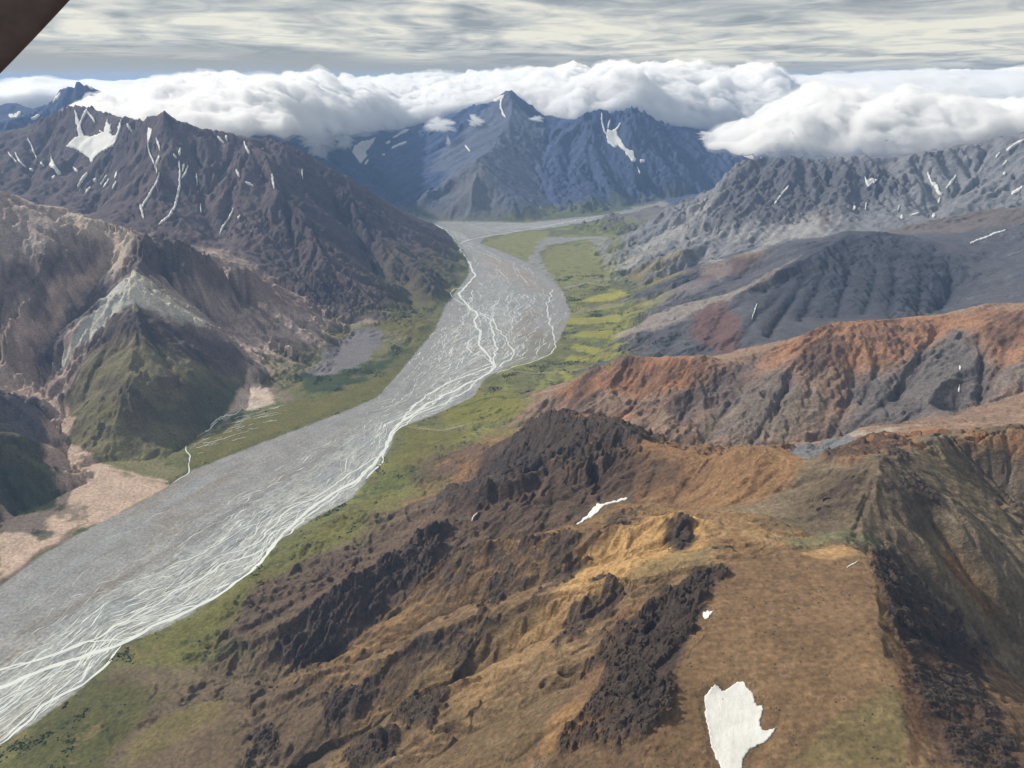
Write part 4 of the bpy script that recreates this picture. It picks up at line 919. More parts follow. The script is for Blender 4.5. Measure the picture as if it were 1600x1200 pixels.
# region of a face: river bed, valley floor or the mountain
fz = Z[Qf].max(1); friv = RIV[Qf].max(1) < 0
flatf = (SL[Qf].mean(1) < .10) & (fz < 45) & (RR[Qf[:, 0]] < 13000)
keepf = ~((np.abs(np.tile(TH, NR)[Qf[:, 0]]) > math.radians(38.5)) & (RR[Qf[:, 0]] > 4500)) & ~((np.abs(np.tile(TH, NR)[Qf[:, 0]]) > math.radians(43)) & (RR[Qf[:, 0]] > 3000))
RID = fr + 0
RID[flatf] = 100; RID[friv] = 101
SET = {100: ('valley_floor', 'grassy green valley floor beside the braided river'), 101: ('river_bed', 'wide gray gravel bed of the braided river')}
lab = {'left green hill': ('hill', 'green hill at the left edge beside the pink gravel fan'), 'left banded spur': ('hill', 'small gray banded spur above the pink stream bed'),
 'left pale ridge': ('mountain', 'pale pink and cream ridge in front of the dark mountain'), 'left green spur': ('hill', 'green flank below the white scree peak'),
 'left dark mountain': ('mountain', 'large dark mountain with many thin snow gullies left of the river'), 'far left summit': ('mountain', 'dark blue summit rising through the clouds'),
 'far middle mountain': ('mountain', 'blue hazy mountain with cloud on its sharp top'), 'far pyramid mountain': ('mountain', 'pyramid shaped gray spur at the head of the river'),
 'far right mountain': ('mountain', 'blue mountain with a branching snowfield below cloud'), 'low gray knoll': ('hill', 'low rounded gray knoll on the far valley floor'),
 'gray craggy mountain': ('mountain', 'gray craggy mountain with pale scree under the big cloud'), 'brown layered hill': ('hill', 'brown layered hill below the gray mountain'),
 'dark slate hill': ('mountain', 'rounded slate gray hill with dark gullies'), 'rust coloured ridge': ('mountain', 'rust orange ridge with gray scree cones'),
 'orange smooth summit': ('mountain', 'smooth orange brown summit'), 'near brown summit': ('mountain', 'olive brown pointed summit behind the plateau'),
 'rough orange knob': ('hill', 'rough orange knob behind the brown summit'), 'dark crag ridge': ('mountain', 'brown ridge running down to the river from dark crags'),
 'golden knob': ('mountain', 'golden lit knob and its long rocky spur'), 'rocky near spur': ('mountain', 'brown spur with rows of dark outcrops'),
 'near brown plateau': ('mountain', 'smooth brown plateau with the large snow patch'), 'river plain': ('valley_floor', 'valley floor')}
for k in np.unique(RID):
    fsel = Qf[(RID == k) & keepf]
    if not len(fsel): continue
    v, inv = np.unique(fsel.ravel(), return_inverse=True)
    name, lb = SET[k] if k in SET else lab[NAMES[k]]
    o = add_mesh(name, PTS[v], inv.reshape(-1, 4), M_GROUND, tones=C[v], rel=relief[v])
    o.data.normals_split_custom_set_from_vertices(gN[v])
    tag(o, lb, kind='structure')

# coarse flanks outside the field of view, so that the land does not stop at its edge
for sgn, lb in ((-1, 'mountain flanks running on beyond the left edge'), (1, 'mountain flanks running on beyond the right edge')):
    tt = np.radians(np.linspace(37.5, 80, 90)) * sgn; ru = np.linspace(math.log(1500), U1, 170)
    if sgn > 0: ru = np.linspace(math.log(2500), U1, 150)
    gx2 = (np.exp(ru)[:, None] * np.sin(tt)[None]).ravel(); gy2 = (np.exp(ru)[:, None] * np.cos(tt)[None]).ravel()
    ct = np.clip((np.repeat(tt[None], len(ru), 0).ravel() - TH0) / CH, 2, CNT - 3); cr2 = (0.5 * np.log(gx2 ** 2 + gy2 ** 2) - U0) / CH
    z2 = bil(ROUND, ct, cr2); ext = np.clip((np.abs(np.repeat(tt[None], len(ru), 0).ravel()) - math.radians(44)) / .3, 0, 1)
    z2 = z2 - 40 + (fbm(gx2, gy2, 1500, 5, 1401) * 420 + fbm(gx2, gy2, 1500, 5, 1407, ridged=True) * 160) * ext * np.clip(z2 / 300, 0, 1)
    i = (np.arange(len(ru) - 1)[:, None] * 90 + np.arange(89)[None]).ravel(); f = np.stack([i, i + 1, i + 91, i + 90], 1)
    if sgn < 0: f = f[:, ::-1]
    cc_ = np.repeat(alb(112, 104, 98)[None], len(z2), 0) * (1 + .2 * fbm(gx2, gy2, 500, 4, 1411))[:, None]
    o = add_mesh('mountain', np.stack([gx2, gy2, z2], 1), f, M_GROUND, tones=cc_, rel=np.full(len(z2), .7)); tag(o, lb, kind='structure')
# ------------------------------------------------------------------ water threads of the braided river
def ribbon(P, wid, z):
    P = np.asarray(P); d = np.gradient(P, axis=0); n = np.stack([-d[:, 1], d[:, 0]], 1); n /= np.linalg.norm(n, axis=1)[:, None] + 1e-9
    w = (np.asarray(wid) / 2)[:, None]
    a = P + n * w; b = P - n * w; m = len(P)
    co = np.concatenate([np.column_stack([a, np.full(m, z)]), np.column_stack([b, np.full(m, z)])])
    i = np.arange(m - 1); f = np.stack([i + m, i + m + 1, i + 1, i], 1)
    return co, f
def flat_z(z, co):
    """lay a ribbon on the ground where it is not the level bed"""
    g = ground(co[:, 0], co[:, 1]); co[:, 2] = np.maximum(g, 0) + z; return co
def chaikin(P, k=2):
    for _ in range(k):
        a = P[:-1] * .75 + P[1:] * .25; b = P[:-1] * .25 + P[1:] * .75
        P = np.concatenate([P[:1], np.stack([a, b], 1).reshape(-1, 2), P[-1:]])
    return P
rng = np.random.RandomState(8)
def main_channel(pts, w, wobble=1.0, seed=0):
    P = np.array([at_z(p[0], p[1], 0)[:2] for p in pts]); P = chaikin(P, 2)
    L_ = np.concatenate([[0], np.cumsum(np.hypot(*np.diff(P, axis=0).T))]); s = np.arange(0, L_[-1], 9.0)
    x = np.interp(s, L_, P[:, 0]); y = np.interp(s, L_, P[:, 1])
    P = np.stack([x, y], 1)
    x = x + noise(s / 130, s * 0 + seed + .5, 900 + seed) * 24 * wobble + noise(s / 45, s * 0 + seed + .5, 950 + seed) * 7 * wobble
    y = y + noise(s / 130, s * 0 + seed + 9.5, 900 + seed) * 24 * wobble + noise(s / 45, s * 0 + seed + .5, 970 + seed) * 7 * wobble
    wd = w * (1 + .5 * noise(s / 80, s * 0 + 3.3, 40 + seed)); wd = wd * np.minimum(1, np.minimum(np.arange(len(s)), np.arange(len(s))[::-1]) / 6 + .15)
    return np.stack([x, y], 1), wd
A_ = [(617,331),(640,339),(665,346),(684,352),(700,362),(713,378),(716,384),(722,395),(732,412),(743,428),(740,436),(728,447),(715,458),(722,470),(735,482),(745,490),(742,505),(752,520),(748,540),(760,550),(765,562),(775,570),(768,580),(745,592),(720,605),(690,620),(660,635),(630,655),(610,680),(595,710),(580,735),(560,750),(530,765),(500,785),(470,810),(440,835),(425,852),(405,880),(380,902),(340,930),(300,950),(260,970),(220,990),(186,1008),(150,1020),(100,1035),(50,1055),(0,1075),(-60,1100)]
B_ = [(745,490),(772,500),(768,518),(778,545),(770,560),(772,572)]
C_ = [(743,486),(765,494),(780,518),(798,538),(806,553),(790,565),(772,576)]
D_ = [(775,571),(740,584),(705,594),(675,612),(655,628),(630,650),(612,672)]
E_ = [(862,452),(858,470),(853,495),(868,520),(870,535),(858,556),(825,568),(800,575),(775,585)]
F_ = [(940,337),(900,344),(850,354),(800,363),(760,370),(735,374),(717,382)]
G_ = [(745,592),(725,612),(700,628),(672,640),(650,650),(620,670),(602,700),(590,728),(570,750)]
H_ = [(425,852),(400,866),(350,880),(310,905),(270,930),(225,950),(190,975),(130,1000),(80,1030),(0,1045),(-60,1060)]
I_ = [(595,712),(575,728),(540,745),(505,770),(480,780),(450,805),(420,825),(395,850),(340,870)]
J_ = [(580,735),(565,742),(548,762),(520,775),(490,800),(470,815),(452,832),(436,842)]
K_ = [(186,1008),(175,1030),(140,1060),(100,1085),(60,1110),(20,1140),(-20,1170)]
Lc = [(188,1006),(150,1000),(100,1010),(50,1030),(0,1048)]
M_ = [(715,458),(735,452),(742,462),(733,474),(738,486)]
NN = [(728,447),(700,455),(712,470),(735,480)]
O_ = [(755,522),(730,530),(735,548),(755,560),(768,566)]
P_ = [(500,785),(480,780),(440,800),(380,828),(300,870),(250,900)]
MAIN = [(A_,17),(B_,11),(C_,10),(D_,12),(E_,8),(F_,13),(G_,10),(H_,9),(I_,8),(J_,8),(K_,10),(Lc,9),(M_,7),(NN,7),(O_,8),(P_,5)]
cos, fcs, off = [], [], 0
for k, (p, w) in enumerate(MAIN):
    P, wd = main_channel(p, w, 1.0 if k else .7, k)
    co, f = ribbon(P, wd, 0); co = flat_z(.5 + .04 * k, co); cos.append(co); fcs.append(f + off); off += len(co)
o = add_mesh('river_water', np.concatenate(cos), np.concatenate(fcs), M_WATER); tag(o, 'pale silty main channels winding down the river bed', kind='structure')
# fine threads that split and rejoin
cos, fcs, off = [], [], 0
def thread(s0, ln, t0, w, amp, seed, z, drift=0.0):
    s = np.arange(s0, min(s0 + ln, SA[-1] - 40), 11.0)
    if len(s) < 6: return
    wid = np.hypot(*(np.array(flow(s, .02)) - np.array(flow(s, .98))))
    q = (s - s0) / ln
    t = t0 + drift * q + (noise(s / 260, s * 0 + seed * 3.7, 61) * 34 + noise(s / 90, s * 0 + seed * 3.7, 63) * 14 + noise(s / 34, s * 0 + seed * 1.7, 65) * 5) * amp / wid
    ok = (t > .015) & (t < .985)
    if ok.sum() < 6: return
    x, y = flow(s, t); wd = w * np.clip(.6 + 1.6 * noise(s / 45, s * 0 + seed * 1.3, 67), .12, 1.9) * ok
    wd = wd * np.minimum(1, np.minimum(np.arange(len(s)), np.arange(len(s))[::-1]) / 5 + .1)
    return ribbon(np.stack([x, y], 1), wd, z)
rp = random.Random(11)
k = 0
def fam(n, s0, s1, tm, ts, w, lmin=120, lmax=700, amp=1.0):
    global off, k
    for _ in range(n):
        k += 1
        r = thread(rp.uniform(s0, s1), rp.uniform(lmin, lmax), rp.gauss(tm, ts), rp.uniform(*w), amp * rp.uniform(.6, 1.5), k, .0, rp.uniform(-.06, .06))
        if r is None: continue
        co, f = r; co = flat_z(.22 + .0006 * k, co); cos.append(co); fcs.append(f + off); off += len(co)
fam(95, -0, 1500, .80, .12, (1.2, 4.0), amp=1.3); fam(65, 0, 1300, .9, .07, (1.5, 5), amp=1.4); fam(45, 0, 1100, .7, .16, (1, 2.5), 60, 300, 1.2)
fam(40, 0, 2600, .25, .2, (.8, 2), 60, 300); fam(40, 900, 2600, .82, .10, (1.2, 3.5), amp=1.4); fam(50, 1200, 2900, .6, .18, (1, 3), 80, 400)
fam(70, 2300, 4000, .82, .1, (1.5, 5)); fam(60, 2600, 4300, .35, .2, (1.2, 4)); fam(230, 3400, 5300, .38, .2, (1.5, 6), 80, 400, 1.6)
fam(90, 3600, 5400, .55, .2, (1.5, 5), 80, 400, 1.4); fam(50, 3900, 6500, .8, .1, (1.2, 4), 80, 500); fam(50, 5200, 8200, .4, .2, (1.5, 4))
o = add_mesh('water_threads', np.concatenate(cos), np.concatenate(fcs), M_WATER); tag(o, 'thin pale braided threads of water on the gravel', kind='stuff')
# spring channels on the left bank
cos, fcs, off = [], [], 0
for k in range(46):
    px = rp.uniform(295, 430); py = 700 - (px - 295) * .52 + rp.uniform(-14, 26)
    x, y, _ = at_z(px, py, 22); ln = rp.uniform(20, 90); a = math.radians(rp.uniform(28, 44))
    s = np.arange(0, ln, 6.0)
    P = np.stack([x - s * math.cos(a) * -1, y + s * math.sin(a)], 1) + np.stack([noise(s / 22, s * 0 + k, 71), noise(s / 22, s * 0 + k + 5, 73)], 1) * 9
    if len(P) < 4: continue
    co, f = ribbon(P, np.full(len(P), rp.uniform(1.5, 3.5)), 0); co = flat_z(.9, co); cos.append(co); fcs.append(f + off); off += len(co)
P, wd = main_channel([(352,662),(330,672),(300,690),(292,705),(296,720),(296,738),(280,748),(268,758)], 5, .5, 77); co, f = ribbon(P, wd, 0); cos.append(flat_z(1.3, co)); fcs.append(f + off); off += len(co)
P, wd = main_channel([(408,634),(385,645),(360,657),(330,672)], 6, .5, 78); co, f = ribbon(P, wd, 0); cos.append(flat_z(1.5, co)); fcs.append(f + off); off += len(co)
o = add_mesh('spring_channels', np.concatenate(cos), np.concatenate(fcs), M_WATER); tag(o, 'glinting spring channels on the green left bank', kind='stuff')

# ------------------------------------------------------------------ snow patches
from mathutils import Vector as V2
from mathutils.geometry import delaunay_2d_cdt
gz = grad(Z)
def snow(label, pts, w=None, regs=None, group=None, lift=1.0):
    """pts: outline (w None) or a streak of width w photo pixels"""
    if w is not None:
        p = np.array(pts, float)
        if len(p) == 1: p = np.array([p[0] - [w * .6, -w * .2], p[0] + [w * .6, -w * .2]])
        p = chaikin(p, 1) if len(p) > 2 else p
        q = np.concatenate([[0], np.cumsum(np.hypot(*np.diff(p, axis=0).T))]); n = max(5, int(q[-1] / 1.6)); s = np.linspace(0, q[-1], n)
        p = np.stack([np.interp(s, q, p[:, 0]), np.interp(s, q, p[:, 1])], 1)
        d = np.gradient(p, axis=0); nn = np.stack([-d[:, 1], d[:, 0]], 1); nn /= np.linalg.norm(nn, axis=1)[:, None] + 1e-9
        rs = np.random.RandomState(int(abs(pts[0][0] * 7 + pts[0][1])))
        wd = w * .5 * (.55 + .9 * rs.rand(n)) * np.sin(np.linspace(.25, math.pi - .25, n)) ** .5
        off_ = np.cumsum(rs.randn(n)) * .22
        p = p + nn * off_[:, None]
        pts = list(map(tuple, np.concatenate([p + nn * wd[:, None], (p - nn * wd[:, None])[::-1]])))
    else:
        out = []
        rs = np.random.RandomState(len(pts))
        for a, b in zip(pts, pts[1:] + pts[:1]):
            n = max(1, int(math.dist(a, b) / 2.5))
            for i in range(n):
                t = i / n; j = (.8 if max(p_[0] for p_ in pts) - min(p_[0] for p_ in pts) > 30 else .3) if i else 0
                out.append((a[0] + (b[0] - a[0]) * t + rs.randn() * j, a[1] + (b[1] - a[1]) * t + rs.randn() * j))
        pts = out
    W = np.array([cast(x, y, regs) for x, y in pts])
    d = float(np.median(np.hypot(W[:, 0], W[:, 1]))); px = d / 1208.0
    W = W[np.abs(np.hypot(W[:, 0], W[:, 1]) - d) < .12 * d + 30]
    if len(W) < 4: print('snow lost', label); return
    keep = [0]
    for i in range(1, len(W)):
        if np.hypot(*(W[i] - W[keep[-1]])) > .25 * px: keep.append(i)
    W = W[keep]
    c = W.mean(0); lo, hi = W.min(0), W.max(0); st = max(px * 2.2, (hi - lo).max() / 60)
    gx_, gy_ = np.meshgrid(np.arange(lo[0], hi[0], st), np.arange(lo[1], hi[1], st)); gp = np.stack([gx_.ravel(), gy_.ravel()], 1)
    poly = [tuple(p) for p in W]
    if len(gp):
        gp = gp[inside_poly(gp[:, 0], gp[:, 1], poly)]
        if len(gp): gp = gp[seg_dist(gp[:, 0], gp[:, 1], poly) > px * .8]
    allp = np.concatenate([W, gp]) if len(gp) else W
    n = len(W)
    vs, es, fs, *_ = delaunay_2d_cdt([V2((float(a), float(b))) for a, b in allp - c], [], [list(range(n))], 1, 1e-4)
    if not fs: print('snow empty', label); return
    vv = np.array([[v.x, v.y] for v in vs]) + c; g = ground(vv[:, 0], vv[:, 1])
    up = max(.8, d * .0009) * lift
    # keep above the facets of the ground mesh
    e = max(2.0, d * .0012); g = np.max([ground(vv[:, 0] + i * e, vv[:, 1] + j * e) for i, j in ((0, 0), (1, 0), (-1, 0), (0, 1), (0, -1))], 0) * .6 + g * .4
    top = g + up; m = len(vv)
    co = np.concatenate([np.column_stack([vv, top]), np.column_stack([vv, g - up])])
    tri = np.array([f for f in fs if len(f) == 3]);
    a, b, cc = vv[tri[:, 0]], vv[tri[:, 1]], vv[tri[:, 2]]; cr = (b[:, 0] - a[:, 0]) * (cc[:, 1] - a[:, 1]) - (b[:, 1] - a[:, 1]) * (cc[:, 0] - a[:, 0])
    tri[cr < 0] = tri[cr < 0][:, ::-1]
    cnt = {}
    for t in tri.tolist():
        for i in range(3): cnt[(t[i], t[(i + 1) % 3])] = 1
    side = [(i, j, j + m) for (i, j) in cnt if (j, i) not in cnt] + [(i, j + m, i + m) for (i, j) in cnt if (j, i) not in cnt]
    F_all = np.concatenate([tri, np.array(side)[:, ::-1]]) if side else tri
    cen = co.mean(0); 
    o = add_mesh('snow_patch', co - cen, F_all, M_SNOW); o.location = cen
    tag(o, label, 'snow patch', group or 'snow patches left on the mountains'); return o
DM = ['left dark mountain']
snow('largest white snow patch, on the smooth brown plateau', [(1101,1092),(1103,1086),(1110,1078),(1118,1070),(1123,1073),(1127,1080),(1133,1080),(1140,1075),(1150,1068),(1160,1065),(1165,1073),(1173,1080),(1178,1088),(1178,1098),(1184,1104),(1191,1103),(1190,1120),(1187,1125),(1190,1140),(1200,1142),(1214,1137),(1205,1150),(1195,1160),(1185,1163),(1172,1170),(1160,1188),(1159,1225),(1131,1225),(1125,1195),(1118,1185),(1112,1165),(1107,1140),(1102,1120)])
snow('tiny snow patch beside the dark cliff edge of the brown plateau', [(1098,962),(1099,957),(1103,958),(1105,954),(1108,957),(1115,955),(1111,960),(1108,962),(1107,966),(1101,967)])
snow('curved snow bank in the gully below the brown wall', [(901,819),(915,808),(925,797),(934,787),(938,789),(950,786),(982,777),(979,781),(957,786),(943,791),(936,799),(922,809),(905,819)])
snow('short snow streak on the brown face above the gully', [(746,802),(741,807),(738,814)], 1.8)
snow('thin snow streak on the plateau near its dark east cliff', [(1323,887),(1332,881),(1340,876)], 1.3)
snow('big branching snowfield in the bowl of the dark mountain', [(117,174),(121,180),(124,193),(128,205),(132,214),(140,216),(147,214),(152,213),(158,210),(155,205),(162,209),(165,195),(167,187),(170,197),(174,195),(172,210),(175,214),(181,213),(186,195),(190,188),(187,205),(183,218),(178,229),(170,231),(160,236),(152,243),(146,249),(143,255),(140,248),(130,240),(120,234),(110,231),(104,229),(112,222),(118,216),(123,215),(121,200),(118,186)], None, DM)
snow('forked snow couloir above the big snowfield', [(124,197),(130,182),(135,169),(139,176),(147,187),(149,192)], 3, DM)
snow('small snow patch right of the big snowfield', [(199,195),(206,207)], 3, DM)
snow('wide snow patch below the dark pointed summit', [(232,202),(238,204),(235,218),(231,222),(230,212)], None, DM)
snow('short snow streak right of the patch below the dark summit', [(244,218),(248,226),(250,235)], 3, DM)
snow('thin broken snow thread joining two forks on the dark mountain', [(231,222),(232,237),(238,250),(243,262),(244,272)], 1.8, DM)
snow('snow fork above the long bent gully', [(249,245),(246,256),(243,264)], 4, DM)
snow('long bent snow gully ending in a white foot', [(249,272),(246,284),(238,295),(232,308),(222,320),(220,325)], 2.6, DM)
snow('white foot at the end of the bent gully', [(219,322),(222,330),(224,342)], 3.6, DM)
snow('snow dash at the head of the longest gully', [(282,233),(280,243)], 4, DM)
snow('longest curved snow gully on the dark mountain', [(280,253),(281,275),(278,300),(275,320),(266,335),(258,343),(248,351)], 3, DM)
snow('right branch joining the longest snow gully', [(294,260),(290,270),(284,279)], 1.8, DM)
snow('middle branch joining the longest snow gully', [(288,257),(284,268)], 2.2, DM)
snow('small snow dash left of the longest gully head', [(271,242),(275,248)], 2.2, DM)
snow('thin upright snow line right of the longest gully', [(307,273),(308,290)], 1.9, DM)
snow('faint snow line low on the gray lit facet', [(313,320),(314,333)], 1.8, DM)
snow('diagonal snow streak above the crest notch', [(365,327),(355,345),(345,358),(342,367)], 2.1, DM)
snow('tiny snow dash beside the diagonal streak', [(375,337),(373,343)], 2, DM)
snow('snow dash just under the cloud, left one of two', [(340,216),(350,224)], 2.4, DM)
snow('snow dash just under the cloud, right one of two', [(353,214),(355,221)], 3, DM)
snow('wedge of snow high on the right shoulder of the dark mountain', [(381,223),(384,230),(389,241)], 3.2, DM)
snow('short snow line on the shoulder above the brown spur', [(369,266),(375,277)], 2.6, DM)
snow('level snow line along the top of the brown spur', [(384,285),(396,291)], 2, DM)
snow('upright snow sliver at the head of the dark spur', [(425,273),(427,282),(429,295)], 3, DM)
snow('faint snow hairline on the dark right slope', [(472,265),(474,280)], 1.4, DM)
snow('long slanting snow line left of the snow cluster', [(44,218),(50,230),(54,245),(57,249)], 2.3, DM)
snow('outermost curved snow line near the left edge', [(13,239),(20,247),(26,254)], 1.7, DM)
snow('second curved snow line near the left edge', [(24,240),(30,253),(40,261)], 2, DM)
snow('small snow spot below the curved lines', [(46,265),(52,268)], 3, DM)
snow('oval snow spot left of the ragged snow cluster', [(64,255),(69,261)], 4, DM)
snow('ragged star shaped snow cluster', [(80,243),(83,252),(88,262),(96,272),(90,274),(84,264),(77,259),(80,252)], None, DM)
snow('small snow fleck under the ragged cluster', [(82,280),(86,276)], 3.2, DM)
snow('snow spot right of the ragged cluster', [(114,263),(122,268)], 4, DM)
snow('leaf shaped snow streak in the middle of the dark slope', [(137,271),(130,280),(122,293)], 3.6, DM)
snow('blocky snow spot in the row of dashes', [(146,284),(151,282)], 4, DM)
snow('first of the parallel snow dashes, lowest left', [(141,293),(134,303)], 1.8, DM)
snow('second parallel snow dash, long and thin', [(167,275),(157,289)], 1.8, DM)
snow('third parallel snow dash, slightly wider', [(170,281),(161,295)], 2.2, DM)
snow('fourth parallel snow dash, short and high', [(183,270),(180,279)], 2, DM)
snow('fifth parallel snow dash, low on the right', [(182,285),(176,296)], 1.8, DM)
FL = ['far left summit']
snow('snow tongue in the saddle left of the far dark summit', [(14,181),(25,184),(33,176)], 5, FL)
snow('snow ledge below the far dark summit', [(49,187),(56,185),(62,181)], 2.6, FL)
snow('snow speck field on the top of the far dark summit', [(135,131),(140,135),(145,139)], 4, FL)
snow('slanting snow streak on the flank of the far dark summit', [(95,148),(88,156),(84,162)], 3.5, FL)
MM = ['far middle mountain', 'far left summit']
snow('small pale glacier tongue in the far valley head', [(553,231),(565,222),(575,220),(587,216),(580,228),(570,240),(574,243),(567,252),(562,255),(556,246),(551,240)], None, MM)
snow('snow sliver right of the glacier tongue', [(575,250),(570,257)], 2.4, MM)
for i, (lb, p, w) in enumerate([('upper snow band on the left shoulder of the blue mountain', [(614,216),(625,209),(640,201)], 3.5), ('lower snow band on the left shoulder of the blue mountain', [(612,232),(622,227),(635,221)], 2.8),
      ('short snow dash left of the shoulder bands', [(603,225),(610,222)], 2.5), ('snow speck low on the blue shoulder', [(597,243),(601,241)], 2),
      ('snow couloir under the sharp blue peak', [(787,150),(781,160),(783,172),(790,184)], 3.2), ('snow apron left of the sharp blue peak', [(771,158),(778,155),(784,150)], 3.5), ('thin snow line low on the blue face', [(727,228),(735,237)], 1.6)]): snow(lb, p, w, ['far middle mountain', 'far pyramid mountain'])
FR = ['far right mountain', 'far middle mountain']
snow('branching snowfield on the blue mountain right of the sharp peak', [(949,204),(956,206),(962,203),(967,215),(972,224),(978,233),(983,236),(990,238),(993,252),(987,252),(975,236),(965,227),(960,231),(950,224),(948,212)], None, FR)
snow('left snow couloir above the branching snowfield', [(940,178),(939,190),(942,200),(947,211)], 2, FR)
snow('middle snow couloir above the branching snowfield', [(953,188),(949,202)], 2.2, FR)
snow('right snow couloir above the branching snowfield', [(969,194),(961,205)], 2.8, FR)
snow('round snow spot right of the branching snowfield', [(1000,252),(1007,252)], 4.5, FR)
snow('faint snow trail below the branching snowfield', [(996,262),(1000,272)], 1.8, FR)
GM = ['gray craggy mountain', 'brown layered hill']
for lb, p, w in [('slanting snow line on the gray crags', [(1232,292),(1222,305),(1211,319)], 2.2), ('long snow arm left of the Y shaped patch', [(1449,270),(1452,283),(1460,292)], 2.2),
   ('Y shaped snow patch in the gray bowl', [(1457,287),(1463,292),(1466,303),(1472,305)], 5), ('snow foot under the Y shaped patch', [(1468,311),(1466,318)], 3.8), ('snow streak right of the Y shaped patch', [(1493,275),(1487,285),(1478,294)], 3.2),
   ('snow ramp high on the right skyline', [(1600,219),(1590,225),(1574,237)], 3.6), ('small snow dash under the skyline ramp', [(1562,240),(1556,247)], 2.2), ('second small snow dash under the ramp', [(1573,252),(1568,258)], 2.6),
   ('snow spot on the right gray slope', [(1570,270),(1568,274)], 4), ('horizontal snow patch at the right edge', [(1597,293),(1590,300),(1580,302)], 4), ('snow dot below the crags, left of a pair', [(1336,323),(1333,329)], 3.6),
   ('snow dot below the crags, right of a pair', [(1353,318),(1352,327)], 2.4), ('upper snow hook at the foot of the gray bowl', [(1405,322),(1403,330)], 2.4), ('lower snow hook at the foot of the gray bowl', [(1408,337),(1411,342)], 4.2),
   ('thin dotted snow line beside the hook', [(1423,338),(1436,333)], 1.7), ('snow dot near the brown layered hill', [(1460,334),(1458,340)], 4.2)]: snow(lb, p, w, GM)
snow('butterfly shaped snow patch on the gray slope', [(1351,277),(1355,284),(1362,281),(1371,282),(1364,287),(1357,292),(1352,285)], None, GM)
snow('long snow line on the slate hill skyline at the right', [(1516,381),(1545,367),(1570,358)], 2.2, ['brown layered hill', 'dark slate hill'])
snow('thin snow line in a gully of the slate hill', [(1183,475),(1178,490),(1176,499)], 1.5, ['dark slate hill'])
snow('upper snow dash in the gully of the gray scree cone', [(1499,572),(1500,578)], 2.6, ['rust coloured ridge'])
snow('lower snow dash in the gully of the gray scree cone', [(1499,603),(1499,613)], 2.6, ['rust coloured ridge'])

# ------------------------------------------------------------------ rock outcrops standing out of the near slopes
M_ROCK = simple('dark rock', (.060, .050, .046), .95, .2, .22, .25, 1.2)
import bmesh
def rock_mesh(seed):
    r = random.Random(seed); bm = bmesh.new()
    bmesh.ops.create_icosphere(bm, subdivisions=2, radius=1)
    ax = [(V2((r.gauss(0, 1), r.gauss(0, 1), r.gauss(.2, .8))).normalized(), r.uniform(.45, .8)) for _ in range(9)]
    for v in bm.verts:
        for a, d in ax:
            k = v.co.dot(a)
            if k > d: v.co -= a * (k - d)
        v.co += V2((r.gauss(0, .05), r.gauss(0, .05), r.gauss(0, .06)))
        v.co.z *= 1.35 if v.co.z > 0 else .8
    me = bpy.data.meshes.new('rock_outcrop'); bm.to_mesh(me); bm.free(); me.materials.append(M_ROCK); return me
RM = [rock_mesh(s) for s in range(14)]
where = ['jagged outcrop in the wall under the crag ridge', 'crag tower on the ridge top', 'small outcrop on the lower crag ridge', 'rock rib on the plateau west cliff',
 'block of the dark knob crag', 'dark outcrop on the golden spur', 'dark outcrop low on the golden spur', 'outcrop in the gully side of the golden slope', 'boulder outcrop on the golden slope', 'outcrop above the near rocky spur',
 'rock rib of the lowest near crag', 'rock rib near the bottom edge', 'outcrop beside the near spur crest', 'outcrop on the shaded spur side', 'outcrop low at the bottom of the near slope', None, None, None, None, 'black block on the plateau east cliff', 'block of the lower east cliff', None, 'rock slab under the olive summit, west side', 'rock rib under the olive summit', 'orange rough boulder on the orange knob']
idx = {0:0,1:1,2:2,3:3,4:4,5:5,6:6,7:7,8:8,9:9,10:10,11:11,12:12,13:13,14:14,19:19,20:20,22:22,23:23}
rr_ = random.Random(5)
ORD = ['first','second','third','fourth','fifth','sixth','seventh','eighth','ninth','tenth','eleventh','twelfth','thirteenth','fourteenth']
for ci in idx:
    P, sel, px = CRAGS[ci]
    if len(sel) < 5: continue
    n = {0:12,1:12,3:14,19:12}.get(ci, 6)
    picks = sorted((sel[rr_.randrange(len(sel))] for _ in range(n)), key=lambda q: X[q] * .7 + (-Y[q]) * .3)
    for oi, q in enumerate(picks):
        x, y, z = float(X[q]), float(Y[q]), float(Z[q])
        s = px * rr_.uniform(2.2, 5.0)
        o = bpy.data.objects.new('rock_outcrop', RM[rr_.randrange(14)]); COL.objects.link(o)
        gxx, gyy = float(gxs[q]), float(gys[q]); an = math.atan2(gyy, gxx)
        o.location = (x, y, z - s * .15); o.rotation_euler = (rr_.uniform(-.3, .3), rr_.uniform(-.5, .1), an + rr_.uniform(-.4, .4)); o.scale = (s * rr_.uniform(1.0, 1.9), s * rr_.uniform(.6, 1.0), s * rr_.uniform(.7, 1.3))
        tag(o, where[ci] + ', ' + ('nearest the river' if oi == 0 else ORD[oi] + ' from the river end'), 'rock outcrop', 'rock outcrops on the near slopes')

